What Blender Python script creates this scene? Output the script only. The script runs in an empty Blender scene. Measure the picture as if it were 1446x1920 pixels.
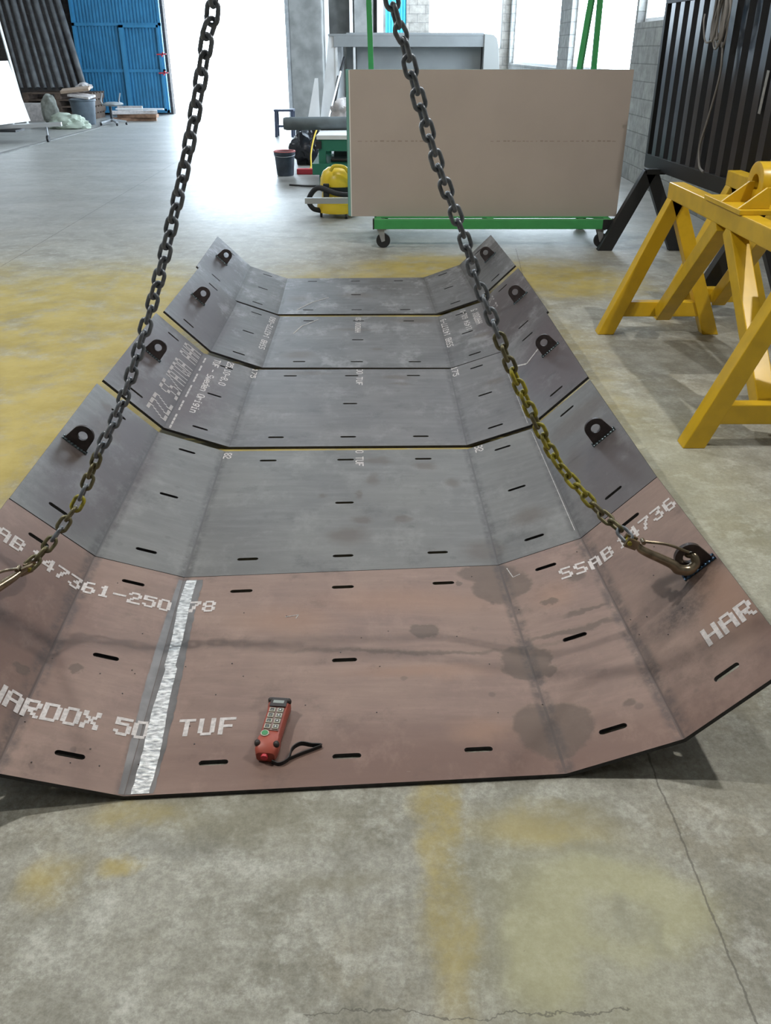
import bpy, bmesh, math, random
from mathutils import Vector, Matrix
from mathutils.geometry import delaunay_2d_cdt
random.seed(7)
S = bpy.context.scene
COL = S.collection
PI = math.pi

# ------------------------------------------------------------------ camera
cam = bpy.data.cameras.new('camera')
cam.sensor_fit = 'VERTICAL'; cam.sensor_height = 24; cam.lens = 20.0
cam.clip_start = 0.05; cam.clip_end = 300
co = bpy.data.objects.new('camera', cam); COL.objects.link(co)
co.location = (0, 0, 1.55)
co.rotation_euler = (math.radians(90 - 28.4), 0, 0)
S.camera = co

# ------------------------------------------------------------------ world, lights, exposure
S.view_settings.view_transform = 'Standard'
S.view_settings.look = 'None'
S.view_settings.gamma = 1
S.view_settings.use_curve_mapping = False
S.view_settings.exposure = 0.0
W = bpy.data.worlds.new('world'); S.world = W; W.use_nodes = True
bg = W.node_tree.nodes['Background']
bg.inputs[0].default_value = (0.73, 0.87, 1.0, 1); bg.inputs[1].default_value = 14.0

def lamp(name, loc, target, size, power, color=(1, 1, 1), sy=None, portal=False, spread=PI):
    l = bpy.data.lights.new(name, 'AREA'); l.energy = power; l.color = color; l.size = size
    l.shape = 'RECTANGLE' if sy else 'DISK'
    if sy: l.size_y = sy
    l.spread = spread
    if portal: l.cycles.is_portal = True
    o = bpy.data.objects.new(name, l); COL.objects.link(o); o.location = loc
    d = Vector(target) - Vector(loc)
    o.rotation_euler = d.to_track_quat('-Z', 'Y').to_euler()
    return o
WARM = (1.0, 0.965, 0.90); COOL = (0.90, 0.955, 1.0)
HB = [(3.0, 2.6, 5.0, 0.13, 135), (-3.9, 3.0, 5.7, 0.18, 265), (0.2, 6.2, 6.7, 0.35, 95), (-3.2, -1.2, 6.7, 0.6, 22), (-6.5, 12.0, 6.7, 0.6, 90), (1.0, 13.0, 6.7, 0.6, 70)]  # first two follow the cast shadows; the others are added, unseen fill
for i, (x, y, z, s, p) in enumerate(HB):
    lamp('high_bay_and_fill_light', (x, y, z), (x + (-0.8 if i == 0 else 0), y, z - 3), s, p, WARM if i < 4 else COOL)
lamp('doorway_portal', (-4.13, 26.2, 2.25), (-4.13, 20, 2.25), 3.46, 1, sy=4.5, portal=True)
lamp('window_portal', (3.45, 15.25, 3.6), (0, 15.25, 3.6), 4.5, 1, sy=4.4, portal=True)
lamp('window_portal', (3.45, 22.15, 3.6), (0, 22.15, 3.6), 7.1, 1, sy=4.6, portal=True)
lamp('window_portal', (3.45, 12.25, 4.0), (0, 12.25, 4.0), 1.3, 1, sy=4.0, portal=True)

# ------------------------------------------------------------------ materials
def newmat(name):
    m = bpy.data.materials.new(name); m.use_nodes = True
    return m, m.node_tree.nodes, m.node_tree.links, m.node_tree.nodes['Principled BSDF']
def N(nt, t, **k):
    n = nt.new(t)
    for a, v in k.items(): setattr(n, a, v)
    return n
def simple(name, col, rough=0.6, metal=0.0, noise=0.0, scale=20, bump=0.0, col2=None, spec=0.5, stretch=None):
    m, n, l, b = newmat(name)
    b.inputs['Base Color'].default_value = (*col, 1); b.inputs['Roughness'].default_value = rough
    b.inputs['Metallic'].default_value = metal; b.inputs['Specular IOR Level'].default_value = spec
    if noise or bump:
        g = n.new('ShaderNodeNewGeometry'); t = n.new('ShaderNodeTexNoise')
        t.inputs['Scale'].default_value = scale; t.inputs['Detail'].default_value = 6
        src = g.outputs['Position']
        if stretch:
            mp = n.new('ShaderNodeMapping'); mp.inputs['Scale'].default_value = stretch
            l.new(src, mp.inputs['Vector']); src = mp.outputs[0]
        l.new(src, t.inputs['Vector'])
        if noise:
            r = n.new('ShaderNodeValToRGB'); c2 = col2 or tuple(c * (1 - noise) for c in col)
            r.color_ramp.elements[0].color = (*c2, 1); r.color_ramp.elements[1].color = (*col, 1)
            r.color_ramp.elements[0].position = 0.35; r.color_ramp.elements[1].position = 0.62
            l.new(t.outputs['Fac'], r.inputs[0]); l.new(r.outputs[0], b.inputs['Base Color'])
        if bump:
            bp = n.new('ShaderNodeBump'); bp.inputs['Strength'].default_value = bump; bp.inputs['Distance'].default_value = 0.004
            l.new(t.outputs['Fac'], bp.inputs['Height']); l.new(bp.outputs[0], b.inputs['Normal'])
    return m

class G:
    """small node-graph helper"""
    def __init__(s, m): s.nt = m.node_tree; s.n = s.nt.nodes; s.l = s.nt.links
    def v(s, sock, x):
        if isinstance(x, (int, float)): sock.default_value = x
        elif isinstance(x, tuple): sock.default_value = x if len(sock.default_value) == len(x) else (*x, 1)
        else: s.l.new(x, sock)
    def math(s, op, a, b=None, c=None, clamp=False):
        k = s.n.new('ShaderNodeMath'); k.operation = op; k.use_clamp = clamp
        s.v(k.inputs[0], a)
        if b is not None: s.v(k.inputs[1], b)
        if c is not None: s.v(k.inputs[2], c)
        return k.outputs[0]
    def noise(s, vec, scale, detail=5, rough=0.6, out='Fac', stretch=None):
        if stretch:
            mp = s.n.new('ShaderNodeMapping'); mp.inputs['Scale'].default_value = stretch
            s.l.new(vec, mp.inputs['Vector']); vec = mp.outputs[0]
        t = s.n.new('ShaderNodeTexNoise'); t.inputs['Scale'].default_value = scale
        t.inputs['Detail'].default_value = detail; t.inputs['Roughness'].default_value = rough
        s.l.new(vec, t.inputs['Vector']); return t.outputs[out]
    def step(s, x, a, b):
        k = s.n.new('ShaderNodeMapRange'); k.interpolation_type = 'SMOOTHSTEP'
        s.v(k.inputs[0], x); k.inputs[1].default_value = a; k.inputs[2].default_value = b
        return k.outputs[0]
    def mix(s, f, a, b, mode='MIX'):
        k = s.n.new('ShaderNodeMix'); k.data_type = 'RGBA'; k.blend_type = mode
        s.v(k.inputs[0], f); s.v(k.inputs[6], a); s.v(k.inputs[7], b)
        return k.outputs[2]
    def sep(s, v):
        k = s.n.new('ShaderNodeSeparateXYZ'); s.l.new(v, k.inputs[0]); return k.outputs
    def ellipses(s, X, Y, lst):
        """max of soft ellipses (cx, cy, rx, ry, soft)"""
        o = None
        for cx, cy, rx, ry, soft in lst:
            dx = s.math('DIVIDE', s.math('SUBTRACT', X, cx), rx); dy = s.math('DIVIDE', s.math('SUBTRACT', Y, cy), ry)
            d = s.math('SQRT', s.math('ADD', s.math('MULTIPLY', dx, dx), s.math('MULTIPLY', dy, dy)))
            k = s.step(d, 1.0, 1.0 - soft)
            o = k if o is None else s.math('MAXIMUM', o, k)
        return o
    def seg(s, X, Y, x0, y0, x1, y1, w):
        """thin line from p0 to p1"""
        L = math.hypot(x1 - x0, y1 - y0); ux, uy = (x1 - x0) / L, (y1 - y0) / L
        a = s.math('SUBTRACT', X, x0); b = s.math('SUBTRACT', Y, y0)
        t = s.math('ADD', s.math('MULTIPLY', a, ux), s.math('MULTIPLY', b, uy))
        d = s.math('ABSOLUTE', s.math('SUBTRACT', s.math('MULTIPLY', a, uy), s.math('MULTIPLY', b, ux)))
        k = s.step(d, w, w * 0.4)
        k = s.math('MULTIPLY', k, s.math('GREATER_THAN', t, 0.0))
        return s.math('MULTIPLY', k, s.math('LESS_THAN', t, L))

def floor_material():
    m, n, l, b = newmat('stained_concrete'); g = G(m)
    P = n.new('ShaderNodeNewGeometry').outputs['Position']
    wn = g.sep(g.noise(P, 2.2, 5, 0.6, 'Color')); wf = g.sep(g.noise(P, 9, 5, 0.65, 'Color'))
    X0, Y0, _ = g.sep(P)
    def warp(c, i, a, bb): return g.math('ADD', g.math('MULTIPLY_ADD', g.math('SUBTRACT', wn[i], 0.5), a, c), g.math('MULTIPLY', g.math('SUBTRACT', wf[i], 0.5), bb))
    X = warp(X0, 0, 0.7, 0.25); Y = warp(Y0, 1, 0.7, 0.25)
    Xn = warp(X0, 0, 0.12, 0.10); Yn = warp(Y0, 1, 0.12, 0.10)
    n1 = g.noise(P, 3.1, 8, 0.68); n2 = g.noise(P, 14, 6, 0.7); n3 = g.noise(P, 0.7, 4, 0.5); n4 = g.noise(P, 160, 3, 0.6)
    n5 = g.noise(P, 9, 12, 0.78); n6 = g.noise(P, 55, 9, 0.85); n7 = g.noise(P, 1.7, 6, 0.62)
    c = g.mix(g.step(n1, 0.34, 0.64), (0.205, 0.20, 0.162), (0.335, 0.335, 0.295))
    c = g.mix(g.math('MULTIPLY', g.step(n7, 0.50, 0.62), 0.45), c, (0.30, 0.275, 0.20))
    c = g.mix(g.math('MULTIPLY', g.step(n5, 0.46, 0.66), 0.62), c, (0.52, 0.53, 0.49))
    c = g.mix(g.math('MULTIPLY', g.step(n5, 0.44, 0.30), 0.45), c, (0.17, 0.168, 0.145))
    c = g.mix(g.math('MULTIPLY', g.step(n3, 0.38, 0.62), 0.22), c, (0.22, 0.215, 0.20))
    c = g.mix(g.math('MULTIPLY_ADD', Y0, -0.10, 0.95, True), c, g.mix(1.0, c, g.mix(g.step(n6, 0.36, 0.64), (0.72, 0.72, 0.70), (1.28, 1.28, 1.28)), 'MULTIPLY'))
    # far floor: smoother, polished and paler
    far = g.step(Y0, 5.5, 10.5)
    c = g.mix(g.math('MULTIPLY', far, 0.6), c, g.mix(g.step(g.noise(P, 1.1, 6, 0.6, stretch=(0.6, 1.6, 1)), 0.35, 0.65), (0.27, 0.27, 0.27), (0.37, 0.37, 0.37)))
    # yellow paint overspray
    yl = g.ellipses(X, Y, [(-2.1, 5.2, 1.5, 2.4, 0.45), (-1.9, 3.6, 1.2, 1.3, 0.5), (-3.4, 5.6, 1.4, 2.0, 0.5), (-0.2, 4.6, 1.6, 2.9, 0.35), (0.6, 7.0, 1.1, 0.75, 0.6), (1.45, 6.6, 0.75, 0.8, 0.7)])
    yn = g.ellipses(Xn, Yn, [(0.125, 1.38, 0.085, 0.19, 0.7), (0.125, 1.12, 0.075, 0.28, 0.8), (0.13, 1.24, 0.07, 0.2, 0.8), (-0.56, 1.40, 0.16, 0.06, 0.9), (-0.565, 1.26, 0.07, 0.035, 0.9), (0.35, 1.37, 0.24, 0.09, 0.9), (-0.72, 1.22, 0.10, 0.10, 1.0)])
    yv = g.math('MULTIPLY', g.math('MAXIMUM', yl, g.math('MULTIPLY', yn, 0.75)), g.math('MULTIPLY_ADD', g.step(g.noise(P, 3.2, 9, 0.75), 0.34, 0.56), 0.62, 0.34))
    c = g.mix(yv, c, g.mix(g.step(n1, 0.3, 0.7), (0.33, 0.26, 0.058), (0.43, 0.345, 0.10)))
    # pale ring of thin yellow-green paint, front right
    ring_o = g.ellipses(Xn, Yn, [(0.47, 1.17, 0.27, 0.16, 0.45), (0.30, 1.06, 0.11, 0.16, 0.5)])
    ring_i = g.ellipses(Xn, Yn, [(0.475, 1.13, 0.12, 0.09, 0.7)])
    ring = g.math('MULTIPLY', g.math('SUBTRACT', ring_o, g.math('MULTIPLY', ring_i, 0.75), None, True), g.math('MULTIPLY_ADD', n1, 0.6, 0.18))
    c = g.mix(ring, c, (0.46, 0.45, 0.24))
    dk = g.ellipses(Xn, Yn, [(0.49, 1.145, 0.03, 0.075, 0.8), (0.55, 1.09, 0.03, 0.06, 0.8), (0.44, 1.31, 0.10, 0.03, 0.9), (-0.45, 1.31, 0.2, 0.05, 1.0), (1.45, 2.35, 0.18, 0.22, 0.9), (1.55, 1.9, 0.14, 0.12, 0.9), (0.9, 3.0, 0.2, 0.5, 0.9)])
    c = g.mix(g.math('MULTIPLY', dk, 0.33), c, (0.13, 0.135, 0.13))
    gt = g.ellipses(Xn, Yn, [(.38, 1.12, .38, .42, .7), (1.2, 3.2, .5, 1.6, .9)])
    c = g.mix(g.math('MULTIPLY', gt, 0.35), c, (0.34, 0.335, 0.20))
    ol = g.ellipses(Xn, Yn, [(-.35, 1.40, .50, .12, .9), (.42, 1.40, .30, .07, .9), (-.1, 1.22, .2, .05, 1.0), (1.0, 1.5, .3, .2, 1.0)])
    c = g.mix(g.math('MULTIPLY', ol, 0.42), c, (0.185, 0.17, 0.105))
    # pores, flecks
    c = g.mix(g.math('MULTIPLY', g.step(n4, 0.30, 0.24), 0.5), c, (0.08, 0.08, 0.07))
    # sawn joints and cracks
    Xc = g.math('MULTIPLY_ADD', g.math('SUBTRACT', g.noise(P, 14, 4, 0.7), 0.5), 0.022, X0)
    Yc = g.math('MULTIPLY_ADD', g.math('SUBTRACT', g.noise(P, 6, 5, 0.75), 0.5), 0.09, Y0)
    cr = None
    for a in [(0.655, 1.56, 0.683, 0.6, 0.0032), (0.655, 1.56, 1.16, 7.8, 0.004)]:
        k = g.seg(Xc, Y0, *a); cr = k if cr is None else g.math('MAXIMUM', cr, k)
    for a in [(-3.14, 7.07, -3.36, 16.6, 0.006), (-9, 15.6, -2.4, 14.2, 0.012)]:
        cr = g.math('MAXIMUM', cr, g.seg(Xc, Yc, *a))
    cr = g.math('MAXIMUM', cr, g.seg(X0, Yc, -0.15, 0.935, 0.45, 0.94, 0.0022))
    c = g.mix(g.math('MULTIPLY', cr, 0.62), c, (0.07, 0.065, 0.055))
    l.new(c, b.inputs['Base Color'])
    r = g.math('MULTIPLY_ADD', n2, 0.25, g.math('MULTIPLY_ADD', far, -0.20, 0.50))
    l.new(r, b.inputs['Roughness'])
    bp = n.new('ShaderNodeBump'); bp.inputs['Strength'].default_value = 0.25; bp.inputs['Distance'].default_value = 0.004
    l.new(g.math('ADD', n2, g.math('MULTIPLY', n4, 0.4)), bp.inputs['Height']); l.new(bp.outputs[0], b.inputs['Normal'])
    return m

def block_material(name, ax, c1, c2, cm, bw=0.42, bh=0.2):
    m, n, l, b = newmat(name); g = G(m)
    P = n.new('ShaderNodeNewGeometry').outputs['Position']; s = g.sep(P)
    cb = n.new('ShaderNodeCombineXYZ'); l.new(s[ax], cb.inputs[0]); l.new(s[2], cb.inputs[1])
    t = n.new('ShaderNodeTexBrick'); l.new(cb.outputs[0], t.inputs['Vector'])
    t.inputs['Color1'].default_value = (*c1, 1); t.inputs['Color2'].default_value = (*c2, 1); t.inputs['Mortar'].default_value = (*cm, 1)
    t.inputs['Scale'].default_value = 1; t.inputs['Brick Width'].default_value = bw; t.inputs['Row Height'].default_value = bh
    t.inputs['Mortar Size'].default_value = 0.008; t.inputs['Mortar Smooth'].default_value = 0.3
    nn = g.noise(P, 7, 6, 0.7)
    c = g.mix(0.55, t.outputs['Color'], g.mix(g.step(nn, 0.3, 0.7), (0.4, 0.4, 0.4), (1.1, 1.1, 1.1)), 'MULTIPLY')
    l.new(c, b.inputs['Base Color']); b.inputs['Roughness'].default_value = 0.9
    bp = n.new('ShaderNodeBump'); bp.inputs['Strength'].default_value = 0.5; bp.inputs['Distance'].default_value = 0.01
    l.new(g.math('SUBTRACT', g.math('MULTIPLY', nn, 0.4), t.outputs['Fac']), bp.inputs['Height']); l.new(bp.outputs[0], b.inputs['Normal'])
    return m

def plate_material(name, base, base2, folds, stains_and_bands=(), spots=0.5, red=None, rough=0.42, redzones=(), scuff=0.3, soot=(), warm=()):
    """rolled steel plate; folds = ((x0,y0,x1,y1), ...) bend lines in the world's plan"""
    m, n, l, b = newmat(name); g = G(m)
    P = n.new('ShaderNodeNewGeometry').outputs['Position']
    X0, Y0, _ = g.sep(P)
    wn = g.sep(g.noise(P, 7, 5, 0.65, 'Color'))
    X = g.math('MULTIPLY_ADD', g.math('SUBTRACT', wn[0], 0.5), 0.10, X0); Y = g.math('MULTIPLY_ADD', g.math('SUBTRACT', wn[1], 0.5), 0.10, Y0)
    a = g.noise(P, 2.6, 6, 0.62); st = g.noise(P, 10, 7, 0.7, stretch=(0.35, 2.2, 1)); f = g.noise(P, 60, 5, 0.75)
    c = g.mix(g.step(a, 0.32, 0.68), base2, base)
    c = g.mix(g.math('MULTIPLY', g.step(st, 0.40, 0.75), 0.35), c, tuple(min(1, k * 1.45 + 0.01) for k in base))
    c = g.mix(g.math('MULTIPLY', g.step(f, 0.60, 0.75), 0.30), c, tuple(k * 0.5 for k in base2))
    if redzones:
        c = g.mix(g.math('MULTIPLY', g.ellipses(X, Y, redzones), 0.85), c, red)
    a2 = g.noise(P, 5.5, 11, 0.72); a3 = g.noise(P, 3.7, 9, 0.74, stretch=(1.3, 0.8, 1))
    c = g.mix(g.math('MULTIPLY', g.step(a2, 0.53, 0.70), 0.50), c, tuple(k * 0.55 for k in base2))
    c = g.mix(g.math('MULTIPLY', g.step(a3, 0.50, 0.66), scuff), c, tuple(min(1, k * 1.9 + 0.012) for k in base))
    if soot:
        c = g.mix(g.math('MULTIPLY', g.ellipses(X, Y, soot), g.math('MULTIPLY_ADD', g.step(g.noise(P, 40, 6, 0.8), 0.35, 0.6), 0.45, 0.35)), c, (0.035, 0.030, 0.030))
    if warm:
        c = g.mix(g.math('MULTIPLY', g.ellipses(X, Y, warm), 0.55), c, (0.31, 0.19, 0.135))
    # small droplet spots
    v = n.new('ShaderNodeTexVoronoi'); v.inputs['Scale'].default_value = 9; l.new(P, v.inputs['Vector']); v.inputs['Randomness'].default_value = 1
    sp = g.math('MULTIPLY', g.step(v.outputs['Distance'], 0.13, 0.08), g.math('GREATER_THAN', g.noise(P, 3.3, 2), 0.52))
    c = g.mix(g.math('MULTIPLY', sp, 0.30 * spots), c, (0.045, 0.04, 0.038))
    if stains_and_bands:
        c = g.mix(g.math('MULTIPLY', g.ellipses(X, Y, stains_and_bands), 0.60), c, (0.090, 0.069, 0.056))
    fd = None
    for q in folds:
        k = g.math('MAXIMUM', g.math('MULTIPLY', g.seg(X0, Y0, *q, 0.030), g.step(g.noise(P, 22, 5, 0.7), 0.30, 0.65)), g.seg(X0, Y0, *q, 0.006))
        fd = k if fd is None else g.math('MAXIMUM', fd, k)
    c = g.mix(g.math('MULTIPLY', fd, 0.60), c, (0.055, 0.05, 0.052))
    # fine scratches
    sc = g.noise(P, 30, 4, 0.8, stretch=(0.25, 3.5, 1))
    c = g.mix(g.math('MULTIPLY', g.step(sc, 0.70, 0.76), 0.35), c, (0.42, 0.38, 0.36))
    l.new(c, b.inputs['Base Color'])
    b.inputs['Metallic'].default_value = 0.25
    l.new(g.math('MULTIPLY_ADD', a, 0.20, rough), b.inputs['Roughness'])
    bp = n.new('ShaderNodeBump'); bp.inputs['Strength'].default_value = 0.12; bp.inputs['Distance'].default_value = 0.002
    l.new(g.math('ADD', f, st), bp.inputs['Height']); l.new(bp.outputs[0], b.inputs['Normal'])
    return m

def emis(name, col, st):
    m, n, l, b = newmat(name)
    b.inputs['Base Color'].default_value = (*col, 1); b.inputs['Emission Color'].default_value = (*col, 1); b.inputs['Emission Strength'].default_value = st
    return m

M = {}
M['floor'] = floor_material()
M['block'] = block_material('grey_block', 1, (0.34, 0.34, 0.32), (0.28, 0.28, 0.27), (0.20, 0.20, 0.19))
M['blockx'] = block_material('light_block', 0, (0.40, 0.37, 0.33), (0.32, 0.30, 0.27), (0.22, 0.21, 0.20))
M['brick'] = block_material('dark_brown_block', 0, (0.075, 0.062, 0.058), (0.055, 0.048, 0.046), (0.10, 0.09, 0.085), 0.4, 0.2)
M['concrete'] = simple('rough_concrete', (0.24, 0.24, 0.23), 0.9, noise=0.35, scale=3, bump=0.3)
M['ceil'] = simple('ceiling_sheet', (0.55, 0.55, 0.54), 0.8, noise=0.1, scale=3)
M['yard'] = simple('yard_concrete', (0.75, 0.75, 0.74), 0.9, noise=0.1, scale=2)
M['white'] = simple('white_paint', (0.78, 0.79, 0.80), 0.5, noise=0.06, scale=8)
M['offwhite'] = simple('pale_grey_sheet', (0.30, 0.32, 0.33), 0.45, noise=0.1, scale=4)
M['white9'] = simple('bright_white', (0.92, 0.92, 0.92), 0.5)
M['palesheet'] = simple('pale_painted_sheet', (0.40, 0.41, 0.40), 0.5)
M['alu'] = simple('aluminium', (0.55, 0.56, 0.57), 0.35, 0.7)
M['galv'] = simple('galvanised', (0.42, 0.44, 0.46), 0.4, 0.5, noise=0.2, scale=12)
M['blue'] = simple('blue_gate_paint', (0.045, 0.25, 0.47), 0.5, noise=0.15, scale=3)
M['cyan'] = simple('light_blue_sheet', (0.06, 0.55, 0.75), 0.5)
M['green'] = simple('green_cart_paint', (0.055, 0.33, 0.105), 0.38, noise=0.1, scale=10)
M['dgreen'] = simple('dark_green_paint', (0.02, 0.17, 0.11), 0.42)
M['black'] = simple('black_gloss', (0.012, 0.014, 0.02), 0.28, noise=0.2, scale=10, spec=0.7)
M['blackm'] = simple('black_matt', (0.014, 0.015, 0.017), 0.5)
M['rubber'] = simple('rubber', (0.016, 0.016, 0.018), 0.6)
M['plasbag'] = simple('black_plastic_film', (0.012, 0.014, 0.02), 0.25, bump=0.6, scale=18)
M['yellow'] = simple('yellow_gloss_paint', (0.68, 0.43, 0.018), 0.30, noise=0.16, scale=9, bump=0.10, spec=0.55)
M['vyellow'] = simple('yellow_plastic', (0.78, 0.55, 0.03), 0.35)
M['board'] = simple('beige_board_paper', (0.43, 0.372, 0.335), 0.75, noise=0.06, scale=2)
M['boardedge'] = simple('board_green_paper', (0.20, 0.42, 0.38), 0.7)
M['gypsum'] = simple('gypsum', (0.7, 0.69, 0.66), 0.8)
M['steel'] = simple('chain_steel', (0.20, 0.225, 0.26), 0.34, 0.25, noise=0.45, scale=60)
M['steel_olive'] = simple('chain_worn_olive', (0.185, 0.17, 0.095), 0.42, 0.45, noise=0.45, scale=50)
M['steel_yellow'] = simple('chain_worn_yellow', (0.42, 0.37, 0.035), 0.42, 0.15, noise=0.55, scale=45, col2=(0.17, 0.155, 0.04))
M['hook'] = simple('hook_bronze_steel', (0.34, 0.28, 0.20), 0.26, 0.75, noise=0.4, scale=40)
M['lug'] = simple('lug_dark_steel', (0.075, 0.062, 0.062), 0.42, 0.3, noise=0.4, scale=30)
M['weld'] = simple('weld_bead', (0.16, 0.21, 0.23), 0.28, 0.8, noise=0.6, scale=90, bump=0.6)
M['weldblue'] = simple('blue_weld_bead', (0.07, 0.13, 0.22), 0.30, 0.8, noise=0.6, scale=120, bump=0.8)
M['ground'] = simple('ground_bright_metal', (0.78, 0.79, 0.79), 0.36, 0.55, noise=0.72, scale=55, bump=1.0, stretch=(1.0, 2.2, 1), col2=(0.28, 0.29, 0.30))
M['grind'] = simple('dull_ground_metal', (0.21, 0.20, 0.20), 0.40, 0.5, noise=0.4, scale=12)
M['paint'] = simple('white_stencil_ink', (0.62, 0.59, 0.59), 0.8, noise=0.25, scale=120)
M['chalk'] = simple('chalk', (0.55, 0.54, 0.53), 0.9, noise=0.5, scale=150)
M['remote'] = simple('red_remote_plastic', (0.36, 0.075, 0.05), 0.42, noise=0.15, scale=30)
M['remdark'] = simple('dark_remote_rubber', (0.03, 0.025, 0.025), 0.5)
M['keypad'] = simple('brown_keypad', (0.22, 0.15, 0.14), 0.4)
M['key'] = simple('key_dark', (0.07, 0.075, 0.07), 0.4)
M['keyrim'] = simple('key_rim', (0.50, 0.50, 0.42), 0.4)
M['keygreen'] = simple('start_key_green', (0.05, 0.26, 0.10), 0.4)
M['lcd'] = simple('lcd', (0.30, 0.34, 0.33), 0.25)
M['wood'] = simple('dark_wood', (0.11, 0.075, 0.055), 0.8, noise=0.4, scale=10)
M['card'] = simple('cardboard', (0.42, 0.31, 0.23), 0.8, noise=0.2, scale=6)
M['pinewood'] = simple('brown_timber', (0.33, 0.19, 0.12), 0.8, noise=0.4, scale=10)
M['rag'] = simple('pale_rag', (0.58, 0.54, 0.53), 0.9, noise=0.3, scale=14, bump=0.5)
M['sack'] = simple('grey_green_sack', (0.28, 0.29, 0.26), 0.9, noise=0.3, scale=14, bump=0.4)
M['palebag'] = simple('pale_green_bag', (0.42, 0.48, 0.40), 0.8, noise=0.2, scale=10, bump=0.4)
M['binblue'] = simple('dark_grey_blue_bin', (0.10, 0.13, 0.16), 0.5, noise=0.3, scale=6)
M['bucket'] = simple('dark_blue_bucket', (0.055, 0.075, 0.105), 0.4, noise=0.4, scale=9)
M['red'] = simple('red_plastic', (0.55, 0.04, 0.06), 0.4)
M['pinkred'] = simple('pinkish_red_rim', (0.62, 0.20, 0.20), 0.5)
M['roll'] = simple('dark_grey_membrane', (0.13, 0.155, 0.165), 0.6, noise=0.25, scale=6)
M['tube'] = simple('grey_wrapped_tube', (0.13, 0.135, 0.14), 0.35, noise=0.45, scale=6)
M['cable'] = simple('grey_cable', (0.22, 0.21, 0.20), 0.6)
M['tape'] = simple('grey_tape', (0.30, 0.30, 0.29), 0.6, noise=0.3, scale=40)
M['dstool'] = simple('dark_stool_plastic', (0.03, 0.04, 0.07), 0.5)
M['lamphousing'] = simple('lamp_housing', (0.6, 0.6, 0.6), 0.4)
gm, gn, gl, gb = newmat('window_pane')
_t = gn.new('ShaderNodeBsdfTransparent'); _g = gn.new('ShaderNodeBsdfGlossy'); _g.inputs['Roughness'].default_value = 0.05
_x = gn.new('ShaderNodeMixShader'); _x.inputs[0].default_value = 0.06
gl.new(_t.outputs[0], _x.inputs[1]); gl.new(_g.outputs[0], _x.inputs[2]); gl.new(_x.outputs[0], gn['Material Output'].inputs[0])
M['pane'] = gm

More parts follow.
